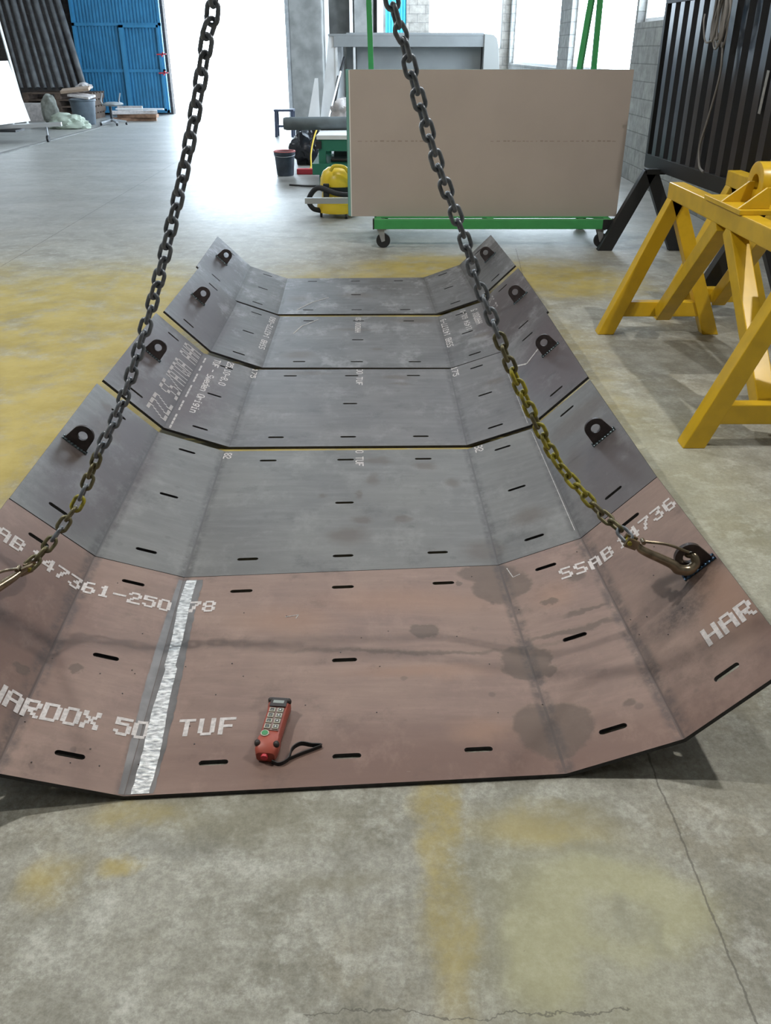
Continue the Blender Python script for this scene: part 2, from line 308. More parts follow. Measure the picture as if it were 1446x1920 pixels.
# ------------------------------------------------------------------ mesh helpers
def worldoff(p):
    v = Vector((0, 0, 0))
    while p: v += Vector(p.location); p = p.parent
    return v
class MB:
    def __init__(s): s.v = []; s.f = []; s.mi = []
    def add(s, vs, fs, mi=0):
        o = len(s.v); s.v += [Vector(v) for v in vs]; s.f += [tuple(o + i for i in f) for f in fs]; s.mi += [mi] * len(fs); return s
    def frame(s, c, ax, ay, az, mi=0):
        c = Vector(c); vs = [c + ax * i + ay * j + az * k for k in (-1, 1) for j in (-1, 1) for i in (-1, 1)]
        return s.add(vs, [(0, 2, 3, 1), (4, 5, 7, 6), (0, 1, 5, 4), (2, 6, 7, 3), (0, 4, 6, 2), (1, 3, 7, 5)], mi)
    def box(s, lo, hi, mi=0):
        lo = Vector(lo); hi = Vector(hi); h = (hi - lo) / 2
        return s.frame((lo + hi) / 2, Vector((h.x, 0, 0)), Vector((0, h.y, 0)), Vector((0, 0, h.z)), mi)
    def bar(s, a, b, w, h, up=(0, 0, 1), mi=0):
        a = Vector(a); b = Vector(b); d = b - a; L = d.length; d.normalize()
        x = d.cross(Vector(up))
        if x.length < 1e-4: x = d.cross(Vector((1, 0, 0)))
        x.normalize(); z = x.cross(d)
        return s.frame((a + b) / 2, x * w / 2, d * L / 2, z * h / 2, mi)
    def tube(s, pts, r, n=10, closed=False, caps=True, mi=0):
        pts = [Vector(p) for p in pts]; m = len(pts); rings = []
        rr = r if isinstance(r, (list, tuple)) else [r] * m
        nrm = None; o = len(s.v)
        for i in range(m):
            if closed: t = pts[(i + 1) % m] - pts[i - 1]
            else: t = pts[min(i + 1, m - 1)] - pts[max(i - 1, 0)]
            t.normalize()
            if nrm is None:
                nrm = t.cross(Vector((0, 0, 1)))
                if nrm.length < 0.05: nrm = t.cross(Vector((0, 1, 0)))
            nrm = (nrm - t * nrm.dot(t)).normalized(); bb = t.cross(nrm)
            for k in range(n):
                a = 2 * PI * k / n; s.v.append(pts[i] + (nrm * math.cos(a) + bb * math.sin(a)) * rr[i])
        for i in range(m if closed else m - 1):
            for k in range(n):
                a = o + i * n + k; b = o + i * n + (k + 1) % n; c = o + ((i + 1) % m) * n + (k + 1) % n; d = o + ((i + 1) % m) * n + k
                s.f.append((a, b, c, d)); s.mi.append(mi)
        if not closed and caps:
            s.f.append(tuple(o + k for k in reversed(range(n)))); s.f.append(tuple(o + (m - 1) * n + k for k in range(n))); s.mi += [mi, mi]
        return s
    def cyl(s, a, b, r, n=24, r2=None, mi=0): return s.tube([a, b], [r, r if r2 is None else r2], n, mi=mi)
    def lathe(s, c, prof, n=28, mi=0):
        o = len(s.v); c = Vector(c); m = len(prof)
        for r, z in prof:
            for k in range(n):
                a = 2 * PI * k / n; s.v.append(c + Vector((r * math.cos(a), r * math.sin(a), z)))
        for i in range(m - 1):
            for k in range(n):
                s.f.append((o + i * n + k, o + i * n + (k + 1) % n, o + (i + 1) * n + (k + 1) % n, o + (i + 1) * n + k)); s.mi.append(mi)
        return s
    def prism(s, poly, off, mi=0):
        """poly: 3D outline, off: extrusion vector"""
        n = len(poly); off = Vector(off); p = [Vector(q) for q in poly]
        return s.add(p + [q + off for q in p], [tuple(reversed(range(n))), tuple(range(n, 2 * n))] + [(i, (i + 1) % n, n + (i + 1) % n, n + i) for i in range(n)], mi)
    def blob(s, c, r, amp=0.2, sub=3, seed=0, mi=0, flat=None):
        from mathutils import noise
        bm = bmesh.new(); bmesh.ops.create_icosphere(bm, subdivisions=sub, radius=1)
        vs = []
        for v in bm.verts:
            d = v.co.normalized(); k = 1 + amp * noise.noise(d * 1.7 + Vector((seed, 0, 0))) * 1.6 + amp * 0.5 * noise.noise(d * 5 + Vector((0, seed, 0)))
            q = Vector((d.x * r[0], d.y * r[1], d.z * r[2])) * k + Vector(c)
            if flat is not None: q.z = max(q.z, flat)
            vs.append(q)
        fs = [tuple(v.index for v in f.verts) for f in bm.faces]; bm.free()
        return s.add(vs, fs, mi)
    def build(s, name, mats, parent=None, smooth=False, bevel=0, **props):
        off = worldoff(parent) if parent else Vector((0, 0, 0))
        me = bpy.data.meshes.new(name)
        me.from_pydata([tuple(v - off) for v in s.v], [], s.f)
        if not isinstance(mats, (list, tuple)): mats = [mats]
        for m in mats: me.materials.append(m)
        for p, i in zip(me.polygons, s.mi): p.material_index = i; p.use_smooth = smooth
        bm = bmesh.new(); bm.from_mesh(me); bmesh.ops.recalc_face_normals(bm, faces=bm.faces)
        if bevel:
            es = [e for e in bm.edges if len(e.link_faces) == 2 and e.calc_face_angle(0) > 0.6]
            bmesh.ops.bevel(bm, geom=es, offset=bevel, segments=2, affect='EDGES', profile=0.6)
        bm.to_mesh(me); bm.free()
        if smooth:
            try: me.set_sharp_from_angle(angle=math.radians(40))
            except Exception: pass
        o = bpy.data.objects.new(name, me); COL.objects.link(o)
        if parent: o.parent = parent
        for k, v in props.items(): o[k] = v
        return o
def thing(name, loc, label, cat, group=None):
    o = bpy.data.objects.new(name, None); o.empty_display_size = 0.1; COL.objects.link(o); o.location = loc
    o['label'] = label; o['category'] = cat
    if group: o['group'] = group
    return o
def tag(o, label, cat, group=None):
    o['label'] = label; o['category'] = cat
    if group: o['group'] = group
    return o
def struct(o): o['kind'] = 'structure'; return o
def copy_tree(o, parent=None):
    c = o.copy(); COL.objects.link(c); c.parent = parent
    for ch in list(o.children): copy_tree(ch, c)
    return c
def smooth_path(pts, per=8):
    """Catmull-Rom through 3-D points"""
    P = [Vector(p) for p in pts]; P = [P[0] * 2 - P[1]] + P + [P[-1] * 2 - P[-2]]; out = []
    for i in range(1, len(P) - 2):
        a, b, c, d = P[i - 1:i + 3]
        for k in range(per):
            t = k / per
            out.append(0.5 * ((2 * b) + (c - a) * t + (2 * a - 5 * b + 4 * c - d) * t * t + (3 * b - a - 3 * c + d) * t ** 3))
    out.append(P[-2]); return out

# ------------------------------------------------------------------ the building
XL, XR, YB, YF, ZC = -11.5, 3.3, 26.0, -5.0, 7.2
struct(MB().box((XL, YF, -0.12), (XR + 0.25, YB + 0.3, 0)).build('floor', M['floor']))
struct(MB().box((XL - .2, YF - .2, ZC), (XR + .45, YB + .4, ZC + 0.15)).build('ceiling', M['ceil']))
struct(MB().box((XL - .2, YF, 0), (XL, YB, ZC)).build('wall_left', M['blockx']))
struct(MB().box((XL - .2, YF - .2, 0), (XR + .45, YF, ZC)).build('wall_front', M['blockx']))
w = MB()   # right wall with three tall window openings
SY = [(YF, 11.6), (12.9, 13.0), (17.5, 18.6), (25.7, YB + .3)]
for a, b in SY: w.box((XR, a, 0), (XR + .25, b, ZC))
w.box((XR, 11.6, 0), (XR + .25, 12.9, 1.87)); w.box((XR, 11.6, 6.0), (XR + .25, 12.9, ZC))
for a, b in ((13.0, 17.5), (18.6, 25.7)):
    w.box((XR, a, 0), (XR + .25, b, 1.25)); w.box((XR, a, 5.9), (XR + .25, b, ZC))
struct(w.build('wall_right', M['block']))
w = MB()
w.box((XL, YB, 0), (-5.86, YB + .3, ZC), 0); w.box((-5.86, YB, 4.5), (-2.4, YB + .3, ZC), 0)
w.box((-2.4, YB, 0), (0.0, YB + .3, ZC), 1); w.box((0.0, YB, 0), (XR, YB + .3, 1.6), 2)
w.box((0.55, YB, 1.6), (1.15, YB + .3, ZC), 2); w.box((0.0, YB, 4.3), (0.55, YB + .3, ZC), 2); w.box((1.15, YB, 6), (3.1, YB + .3, ZC), 2); w.box((3.1, YB, 1.6), (XR, YB + .3, ZC), 2)
struct(w.build('wall_back', [M['brick'], M['concrete'], M['blockx']]))
wn = 0
def window(lo, hi, axis, nmul):
    global wn; wn += 1
    f = MB(); t = 0.05
    x0, y0, z0 = lo; x1, y1, z1 = hi
    ax = 1 if axis == 'y' else 0
    a0, a1 = (y0, y1) if ax else (x0, x1); p = x0 if ax else y0
    def B(u0, u1, v0, v1, d0=0.0, d1=0.06):
        if ax: f.box((p + d0, u0, v0), (p + d1, u1, v1))
        else: f.box((u0, p + d0, v0), (u1, p + d1, v1))
    B(a0, a1, z0, z0 + t); B(a0, a1, z1 - t, z1); B(a0, a0 + t, z0 + t, z1 - t); B(a1 - t, a1, z0 + t, z1 - t)
    for i in range(1, nmul):
        u = a0 + (a1 - a0) * i / nmul; B(u - t / 2, u + t / 2, z0 + t, z1 - t)
    o = struct(f.build('window_%d' % wn, M['white']))
    g = MB()
    if ax: g.box((p + .025, a0 + t, z0 + t), (p + .031, a1 - t, z1 - t))
    else: g.box((a0 + t, p + .025, z0 + t), (a1 - t, p + .031, z1 - t))
    g.build('pane', M['pane'], o)
window((XR + .1, 11.6, 1.87), (0, 12.9, 6.0), 'y', 1)
window((XR + .1, 13.0, 1.25), (0, 17.5, 5.9), 'y', 1)
window((XR + .1, 18.6, 1.25), (0, 25.7, 5.9), 'y', 1)
window((1.15, YB + .1, 1.6), (3.1, 0, 6.0), 'x', 1)
# blue translucent door beside the concrete columns
w = MB()
for i in range(7): w.box((0.0 + i * .0786, YB + .05, 1.6), (0.055 + i * .0786, YB + .09, 4.3))
w.box((0.0, YB + .09, 1.6), (.55, YB + .11, 4.3)); struct(w.build('door_2', M['cyan']))
# columns and conduits between doorway and blue door
w = MB(); w.box((-2.36, 24.0, 0), (-1.55, YB, ZC)); struct(w.build('trim_1', M['concrete'], bevel=0.03))
w = MB(); w.box((-2.45, 23.97, 0), (-2.36, YB, ZC)); struct(w.build('trim_2', M['galv']))
w = MB(); w.box((-1.52, 24.6, 0), (-1.42, 24.7, ZC)); struct(w.build('trim_3', M['white']))
w = MB(); w.box((-0.92, 25.2, 0), (-0.84, 25.28, ZC)); struct(w.build('trim_4', M['white']))
w = MB(); w.box((-0.80, 25.3, 0), (-0.32, YB, ZC)); struct(w.build('trim_5', M['concrete']))
w = MB(); w.box((-0.22, 25.5, 0), (-0.06, YB, ZC)); struct(w.build('trim_6', M['white']))
w = MB(); w.box((-6.62, 12.0, 0), (-6.52, 22.9, 0.012)); struct(w.build('trim_7', M['concrete']))
# yard outside
struct(MB().box((-40, YB + .3, -0.13), (40, 90, -0.01)).build('ground', M['yard']))
tag(MB().box((-6.3, 37.6, -.01), (-4.3, 37.9, 0.10)).build('kerb', M['concrete']), 'low grey kerb lying across the bright yard outside the doorway', 'kerb')

# blue corrugated gate leaf with wicket door
gate = struct(MB().box((-8.2, 25.72, 0.06), (-5.88, 25.76, 4.5)).build('door_1', M['blue']))
w = MB()
x = -8.14
while x < -5.95:
    w.box((x, 25.69, .1), (x + .05, 25.72, 4.45)); x += .088
w.build('corrugated_cladding', M['blue'], gate)
w = MB()
for z in (0.06, 1.04, 2.12, 4.42): w.box((-8.2, 25.66, z), (-5.88, 25.69, z + .07))
for x0 in (-8.2, -5.95): w.box((x0, 25.66, .06), (x0 + .07, 25.69, 4.5))
w.build('gate_frame', M['blue'], gate)
w = MB(); w.box((-6.98, 25.62, .1), (-6.86, 25.66, 2.14)); w.box((-6.0, 25.62, .1), (-5.94, 25.66, 2.14)); w.box((-6.98, 25.62, 2.08), (-5.94, 25.66, 2.14)); w.box((-6.98, 25.62, .1), (-5.94, 25.66, .16))
wk = w.build('wicket_door_frame', M['blue'], gate)
for z in (1.02, 1.46):
    w = MB(); w.bar((-6.05, 25.60, z), (-5.80, 25.60, z + .01), .03, .03); w.bar((-5.92, 25.60, z - .05), (-5.88, 25.60, z + .05), .03, .03); w.build('latch', M['red'], wk, label='small red latch')

# ------------------------------------------------------------------ high bay lamp housings, out of view; the last four hold added fill lights
for i, (x, y, z, s, p) in enumerate(HB):
    t = thing('high_bay_and_fill_lamp', (x, y, z), ['round high bay lamp above the yellow trestles', 'round high bay lamp above the left side of the plates', 'unseen fill lamp added above the far end of the plates', 'unseen fill lamp added behind the camera', 'unseen fill lamp added above the far left floor', 'unseen fill lamp added above the sheet metal hopper'][i], 'lamp')
    r = s / 2 + .03
    MB().lathe((x, y, z), [(r, .0), (r, .12), (r * .5, .2), (.05, .26), (0.001, .26)]).build('lamp_shade', M['lamphousing'], t, smooth=True)
    MB().cyl((x, y, z + .25), (x, y, ZC), .012, 8).build('suspension_rod', M['blackm'], t)

# ------------------------------------------------------------------ bent steel plates
PL = {1: ((-.614, 1.443), (.437, 1.514), (-.669, 2.387), (.384, 2.464)),
      2: ((-.667, 2.3895), (.383, 2.4665), (-.703, 3.402), (.36, 3.425)),
      3: ((-.690, 3.448), (.360, 3.467), (-.713, 4.485), (.350, 4.494)),
      4: ((-.680, 4.521), (.364, 4.518), (-.693, 5.550), (.345, 5.545)),
      5: ((-.715, 5.605), (.337, 5.618), (-.753, 6.614), (.292, 6.645))}
OF = (.275, .106); OE = (.503, .327); ZT = .012
L1 = math.hypot(OF[0], OF[1] - ZT); L2 = math.hypot(OE[0] - OF[0], OE[1] - OF[1]); WC = 1.052
US = [-(L1 + L2), -L1, 0, WC, WC + L1, WC + L1 + L2]
class Plate:
    def __init__(s, k):
        s.r = []
        for a, b in ((0, 1), (2, 3)):
            A = Vector(PL[k][a]).to_3d(); B = Vector(PL[k][b]).to_3d(); d = (B - A).normalized(); z = Vector((0, 0, 1))
            s.r.append([A - d * OE[0] + z * OE[1], A - d * OF[0] + z * OF[1], A + z * ZT, B + z * ZT, B + d * OF[0] + z * OF[1], B + d * OE[0] + z * OE[1]])
    def at(s, u, v, off=0.0):
        i = 0
        while i < 4 and u > US[i + 1]: i += 1
        t = (u - US[i]) / (US[i + 1] - US[i]); f, b = s.r
        p = (f[i].lerp(f[i + 1], t)).lerp(b[i].lerp(b[i + 1], t), v)
        if off: p = p + s.normal(u, v) * off
        return p
    def normal(s, u, v):
        i = 0
        while i < 4 and u > US[i + 1]: i += 1
        f, b = s.r
        return (f[i + 1] - f[i]).cross(b[i] - f[i]).normalized()
    def folds(s):
        return [(s.r[0][i].x, s.r[0][i].y, s.r[1][i].x, s.r[1][i].y) for i in (1, 2, 3, 4)]
SLOTS = [(u, v) for u in (-.148, 1.197) for v in (.1, .5, .9)] + [(u, v) for u in (.197, .853) for v in (.1, .9)] + [(.524, v) for v in (.1, .5, .9)] + [(u, v) for u in (-.468, 1.512) for v in (.1, .9)]
def plate_mesh(pl, hl=.036, hw=.0085):
    Lv = (pl.r[1][2] - pl.r[0][2]).length
    vs, loops = [], []
    out = []
    bnd = [(u, 0.0) for u in US] + [(u, 1.0) for u in reversed(US)]
    vs += bnd; n = len(bnd); edges = [(i, (i + 1) % n) for i in range(n)]
    for i in (1, 2, 3, 4): edges.append((i, n - 1 - i))
    outline = [list(range(n))]
    for (u, v) in SLOTS:
        o = len(vs); pts = []
        for sgn, a0 in ((1, -PI / 2), (-1, PI / 2)):
            for k in range(7):
                a = a0 + PI * k / 6
                pts.append((u + sgn * (hl - hw) + hw * math.cos(a), v + hw * math.sin(a) / Lv))
        vs += pts; m = len(pts); edges += [(o + i, o + (i + 1) % m) for i in range(m)]; outline.append([o + i for i in range(m)])
    R = delaunay_2d_cdt([Vector(p) for p in vs], edges, [], 1, 1e-6)
    V = [tuple(p) for p in R[0]]; F = []
    for f in R[2]:
        cx = sum(V[i][0] for i in f) / len(f); cy = sum(V[i][1] for i in f) / len(f)
        hole = any(abs(cx - u) < hl and abs(cy - v) * Lv < hw and (abs(cx - u) <= hl - hw or math.hypot(abs(cx - u) - (hl - hw), (cy - v) * Lv) < hw) for u, v in SLOTS)
        if not hole and -1e-6 <= cy <= 1 + 1e-6 and US[0] - 1e-6 <= cx <= US[5] + 1e-6: F.append(tuple(f))
    ez = 1e-4
    top = [pl.at(max(US[0], min(US[5], u)), v) for u, v in V]
    bot = []
    for (u, v), p in zip(V, top):
        nn = (pl.normal(u - ez, v) + pl.normal(u + ez, v)).normalized(); c = nn.dot(pl.normal(u - ez, v))
        q = p - nn * (.0115 / c); q.z = max(q.z, 0.0005); bot.append(q)
    nV = len(V); mb = MB()
    cnt = {}
    for f in F:
        for i in range(len(f)):
            e = (f[i], f[(i + 1) % len(f)]); cnt[e] = cnt.get(e, 0) + 1
    side = [(a, nV + a, nV + b, b) for (a, b) in cnt if (b, a) not in cnt]
    mb.add(top + bot, F, 0); o = 0
    mb.f += [tuple(nV + i for i in reversed(f)) for f in F]; mb.mi += [0] * len(F)
    mb.f += side; mb.mi += [1] * len(side)
    return mb

FONT = {'A': '01110 10001 10001 11111 10001 10001 10001', 'B': '11110 10001 10001 11110 10001 10001 11110', 'D': '11110 10001 10001 10001 10001 10001 11110',
 'E': '11111 10000 10000 11110 10000 10000 11111', 'F': '11111 10000 10000 11110 10000 10000 10000', 'L': '10000 10000 10000 10000 10000 10000 11111', 'H': '10001 10001 10001 11111 10001 10001 10001',
 'O': '01110 10001 10001 10001 10001 10001 01110', 'R': '11110 10001 10001 11110 10100 10010 10001', 'S': '01111 10000 10000 01110 00001 00001 11110',
 'T': '11111 00100 00100 00100 00100 00100 00100', 'U': '10001 10001 10001 10001 10001 10001 01110', 'X': '10001 10001 01010 00100 01010 10001 10001',
 'Z': '11111 00001 00010 00100 01000 10000 11111', 'Q': '01110 10001 10001 10001 10101 10010 01101', 'w': '00000 00000 10001 10001 10101 10101 01010',
 'e': '00000 00000 01110 10001 11111 10000 01111', 'd': '00001 00001 01111 10001 10001 10001 01111', 'n': '00000 00000 11110 10001 10001 10001 10001',
 'r': '00000 00000 10110 11001 10000 10000 10000', 'i': '00100 00000 01100 00100 00100 00100 01110', 'g': '00000 01111 10001 10001 01111 00001 01110',
 '-': '00000 00000 00000 11111 00000 00000 00000', '.': '00000 00000 00000 00000 00000 01100 01100', '/': '00001 00001 00010 00100 01000 10000 10000',
 '0': '01110 10001 10001 10001 10001 10001 01110', '1': '00100 01100 00100 00100 00100 00100 01110', '2': '01110 10001 00001 00110 01000 10000 11111',
 '3': '11111 00001 00010 00110 00001 10001 01110', '4': '00010 00110 01010 10010 11111 00010 00010', '5': '11111 10000 11110 00001 00001 10001 01110',
 '6': '01110 10000 10000 11110 10001 10001 01110', '7': '11111 00001 00010 00100 00100 01000 01000', '8': '01110 10001 10001 01110 10001 10001 01110', '9': '01110 10001 10001 01111 00001 00001 01110', ' ': '0 0 0 0 0 0 0'}
def lettering(pl, parent, text, u0, v0, du, dv, cw, ch, pitch, fill=(1.3, 1.05), skip=(), drop=0.0, Lv=1.0, mat=None):
    """characters centred from (u0, v0); reading direction (du, dv), letter tops to the left of it; metres in the plate's flat pattern"""
    mb = MB(); Lv = (pl.r[1][2] - pl.r[0][2]).length
    tx, ty = du, dv; upx, upy = -dv, du
    pw, ph = cw / 5, ch / 7
    for i, c in enumerate(text):
        if i in skip or c == ' ': continue
        rows = FONT[c].split()
        for r, row in enumerate(rows):
            for k, b in enumerate(row):
                if b != '1' or random.random() < drop: continue
                a = i * pitch + (k - 2) * pw; h = (3 - r) * ph
                q = []
                for sa, sb in ((-1, -1), (1, -1), (1, 1), (-1, 1)):
                    aa = a + sa * pw * fill[0] / 2; hh = h + sb * ph * fill[1] / 2
                    q.append((u0 + tx * aa + upx * hh, v0 + (ty * aa + upy * hh) / Lv))
                if min(p[1] for p in q) < 0.002 or max(p[1] for p in q) > 0.998 or min(p[0] for p in q) < US[0] or max(p[0] for p in q) > US[5]: continue
                mb.add([pl.at(x, y, .0009 + random.random() * .0002) for x, y in q], [(0, 1, 2, 3)])
    return mb.build('stencil_lettering', mat or M['paint'], parent)
def patch(pl, parent, name, quads, mat, off=.0008, **k):
    mb = MB()
    for q in quads: mb.add([pl.at(u, v, off) for u, v in q], [(0, 1, 2, 3)])
    return mb.build(name, mat, parent, **k)

def lug(pl, parent, uc, vc, weldmat):
    """lifting eye plate standing square on the wing, welded across it"""
    o = pl.at(uc, vc); nn = pl.normal(uc, vc); du = (pl.at(uc + .01, vc) - pl.at(uc - .01, vc)).normalized(); dv = nn.cross(du).normalized()
    if dv.y < 0: dv = -dv
    wdt, rad, th = .046, .040, .012; hc = .055; rh = .018
    # outline: feet wide, straight up into a semicircle of radius rad at height hc; hole
    outl = [(-wdt, 0)] + [(-rad * math.cos(a), hc + rad * math.sin(a)) for a in [PI * k / 16 for k in range(17)]] + [(wdt, 0)]
    hole = [(rh * math.cos(2 * PI * k / 20), hc + rh * math.sin(2 * PI * k / 20)) for k in range(20)]
    vs = outl + hole; n = len(outl)
    ed = [(i, (i + 1) % n) for i in range(n)] + [(n + i, n + (i + 1) % 20) for i in range(20)]
    R = delaunay_2d_cdt([Vector(p) for p in vs], ed, [], 1, 1e-7)
    V = [tuple(p) for p in R[0]]; F = [f for f in R[2] if math.hypot(sum(V[i][0] for i in f) / len(f), sum(V[i][1] for i in f) / len(f) - hc) > rh * .97]
    mb = MB(); m = len(V)
    fr = [o + du * a + nn * (h - .002) - dv * th / 2 for a, h in V]; bk = [p + dv * th for p in fr]
    cnt = {}
    for f in F:
        for i in range(len(f)): cnt[(f[i], f[(i + 1) % len(f)])] = 1
    mb.add(fr + bk, [tuple(f) for f in F] + [tuple(m + i for i in reversed(f)) for f in F] + [(a, m + a, m + b, b) for (a, b) in cnt if (b, a) not in cnt])
    lo = mb.build('lifting_lug', M['lug'], parent)
    wb = MB()
    for sd in (-1, 1):
        pts = []; rr = []
        for k in range(25):
            a = -wdt - .006 + (2 * wdt + .012) * k / 24
            pts.append(o + du * a + dv * sd * (th / 2 + .002) + nn * .002); rr.append(.0045 + .0018 * math.sin(k * 2.1) + .0008 * random.random())
        wb.tube(pts, rr, 8)
    wb.build('weld_bead', weldmat, lo, smooth=True)
    return o, nn, du, dv, hc

P = {k: Plate(k) for k in PL}
plabels = {1: 'reddish brown bent steel plate nearest the camera, hooked to both chains', 2: 'grey bent steel plate right behind the reddish one, with large dark oil marks',
           3: 'bent steel plate third from the front, with big slanted writing on its left wing', 4: 'bent steel plate fourth from the front, second from the back of the row', 5: 'bent steel plate at the far end of the row, beside the board cart'}
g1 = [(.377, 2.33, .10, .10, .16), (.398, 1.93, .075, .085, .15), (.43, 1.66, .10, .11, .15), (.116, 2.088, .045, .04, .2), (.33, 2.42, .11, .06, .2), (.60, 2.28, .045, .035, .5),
      (.80, 2.03, .09, .12, 1.0), (.10, 1.99, .60, .016, .9), (.55, 2.03, .17, .018, .5), (.60, 2.11, .10, .014, .5), (.46, 1.88, .03, .03, .3), (.24, 2.36, .012, .012, .3), (.62, 1.70, .03, .02, .4), (.50, 2.20, .03, .02, .3), (-.95, 1.75, .02, .02, .3), (-.83, 1.83, .025, .018, .3)]  # the long thin entries draw narrow dark bands across the plate
g2 = [(-.131, 2.67, .105, .10, .8), (-.14, 2.66, .05, .05, .6), (.064, 2.79, .05, .045, .5), (-.10, 2.79, .055, .045, .7), (.34, 2.56, .11, .11, .8), (.52, 2.72, .09, .09, .8), (-.03, 3.30, .09, .05, .7), (.17, 3.25, .07, .05, .7),
      (-.05, 3.13, .035, .09, .8), (-.10, 2.99, .02, .05, .7), (.27, 3.10, .05, .06, .8), (-.25, 2.98, .03, .035, .9), (.78, 3.22, .16, .12, .6), (.72, 2.95, .05, .15, 1.0), (-1.1, 3.10, .07, .10, .9), (-1.12, 2.8, .05, .09, .9), (-1.13, 3.28, .05, .05, .8)]
g3 = [(.05, 4.36, .12, .05, .7), (.08, 4.26, .08, .03, .8), (-.40, 4.42, .18, .05, .9), (.55, 4.1, .08, .05, .9)]
g4 = [(.2, 5.45, .22, .09, .8), (-.5, 4.75, .14, .10, .9), (-.05, 4.85, .05, .04, .8), (-.2, 5.25, .2, .05, 1.0), (.56, 4.9, .08, .05, .8)]
g5 = [(-.2, 6.1, .2, .12, 1.0), (-.6, 6.0, .12, .15, 1.0)]
PUR = (.095, .078, .082)
pm = {1: plate_material('reddish_brown_plate', (.255, .180, .150), (.205, .140, .120), P[1].folds(), g1, 1.0, (.150, .088, .072), .46, [(.2, 1.52, 1.3, .26, .9), (-1.0, 1.9, .25, .7, .9), (1.0, 1.65, .16, .4, .9)], .16, [(.86, 1.97, .10, .09, 1.0), (.80, 1.90, .12, .10, 1.0), (-1.08, 1.88, .10, .09, 1.0)], [(.1, 1.90, .35, .05, 1.0), (.05, 2.25, .45, .12, 1.0), (-.30, 2.15, .25, .12, 1.0), (.25, 1.66, .12, .07, 1.0), (.52, 2.22, .10, .10, 1.0), (.9, 1.85, .10, .25, 1.0)]),  # first red zone darkens the near edge: primer tone plus painted-in shading
      2: plate_material('grey_plate', (.165, .165, .162), (.122, .120, .118), P[2].folds(), g2, 0.7, PUR, .40, [(-1.05, 2.9, .16, .7, .5), (.80, 2.7, .2, .6, .8)], .22, [(.98, 2.92, .08, .07, 1.0), (-1.09, 2.90, .06, .05, 1.0)]),
      3: plate_material('grey_purple_plate', (.150, .147, .150), (.105, .102, .105), P[3].folds(), g3, 0.5, (.098, .078, .083), .42, [(-1.02, 3.95, .30, .7, .5), (.85, 3.95, .26, .7, .5)], .30, [(.93, 3.97, .08, .07, 1.0)]),
      4: plate_material('dark_grey_plate', (.150, .150, .155), (.088, .087, .090), P[4].folds(), g4, 0.5, (.088, .072, .075), .42, [(-1.05, 5.0, .18, .7, .5), (.75, 5.0, .25, .7, .5)], .55),
      5: plate_material('dark_plate', (.155, .158, .165), (.085, .085, .090), P[5].folds(), g5, 0.5, (.078, .066, .069), .42, [(-1.15, 6.1, .18, .6, .5)], .75)}
M['cut'] = simple('cut_edge', (.035, .034, .036), .6, .3, noise=.4, scale=50)
plates = {}
LUGS = {}
for k in PL:
    o = plate_mesh(P[k]).build('bent_steel_plate', [pm[k], M['cut']])
    tag(o, plabels[k], 'steel plate', 'row of bent steel plates'); plates[k] = o
for k, (lu, lv, ru, rv) in {1: (-.545, .49, 1.603, .49), 2: (-.540, .49, 1.584, .482), 3: (-.505, .53, 1.582, .53), 4: (-.50, .51, 1.575, .49), 5: (-.495, .54, 1.56, .54)}.items():
    LUGS[k] = (lug(P[k], plates[k], lu, lv, M['weld']), lug(P[k], plates[k], ru, rv, M['weldblue'] if k == 1 else M['weld']))

def LT(k, text, u0, v0, du, dv, cw, ch, pitch, **q):
    """each word is a part of its own"""
    Lv = (P[k].r[1][2] - P[k].r[0][2]).length; i = 0
    for wd in text.split(' '):
        if wd: lettering(P[k], plates[k], wd, u0 + du * i * pitch, v0 + dv * i * pitch / Lv, du, dv, cw, ch, pitch, **q)
        i += len(wd) + 1
# front plate
LT(1, 'SSAB', -.657, .818, 1, 0, .036, .058, .048, fill=(1.6, 1.12)); LT(1, '147361-250', -.452, .815, 1, 0, .036, .058, .0463, fill=(1.6, 1.12))
LT(1, '78', .057, .815, 1, 0, .036, .058, .0463, fill=(1.6, 1.12)); LT(1, 'HARDOX', -.372, .233, 1, 0, .040, .062, .0485, fill=(1.6, 1.12)); LT(1, '50', -.048, .233, 1, 0, .038, .062, .046, fill=(1.6, 1.12)); LT(1, 'TUF', .113, .235, 1, 0, .038, .062, .052, fill=(1.6, 1.12))
LT(1, 'SSAB', 1.249, .830, 1, 0, .036, .058, .049, fill=(1.6, 1.12)); LT(1, '14736', 1.455, .830, 1, 0, .034, .058, .0458, fill=(1.6, 1.12)); LT(1, 'HAR', 1.532, .240, 1, 0, .040, .062, .0505, fill=(1.6, 1.12))
# the rest: written lengthwise
LT(2, '82', .020, .965, 0, -1, .026, .034, .030); LT(2, '0 TUF', .583, .980, 0, -1, .028, .034, .034); LT(2, '82', 1.100, .985, 0, -1, .030, .036, .036)
LT(3, '175', .000, .985, 0, -1, .040, .030, .052); LT(3, '00 TUF', .566, .985, 0, -1, .036, .034, .044, fill=(1.2, 1.0)); LT(3, '175', 1.080, .985, 0, -1, .040, .034, .052)
LT(3, 'TUF - Sweden Origin', -.205, .95, 0, -1, .034, .036, .0405, fill=(1.25, 1.1)); LT(3, '25.10-8.0', -.135, .97, 0, -1, .034, .036, .040, fill=(1.25, 1.1))
LT(3, 'ZZZ SS/ATQA AHA', -.35, .08, 0, 1, .052, .105, .063, fill=(.75, 1.0))
LT(3, '---- --- ---- --- -- --', -.268, .03, 0, 1, .036, .05, .042, fill=(.8, 1.2))
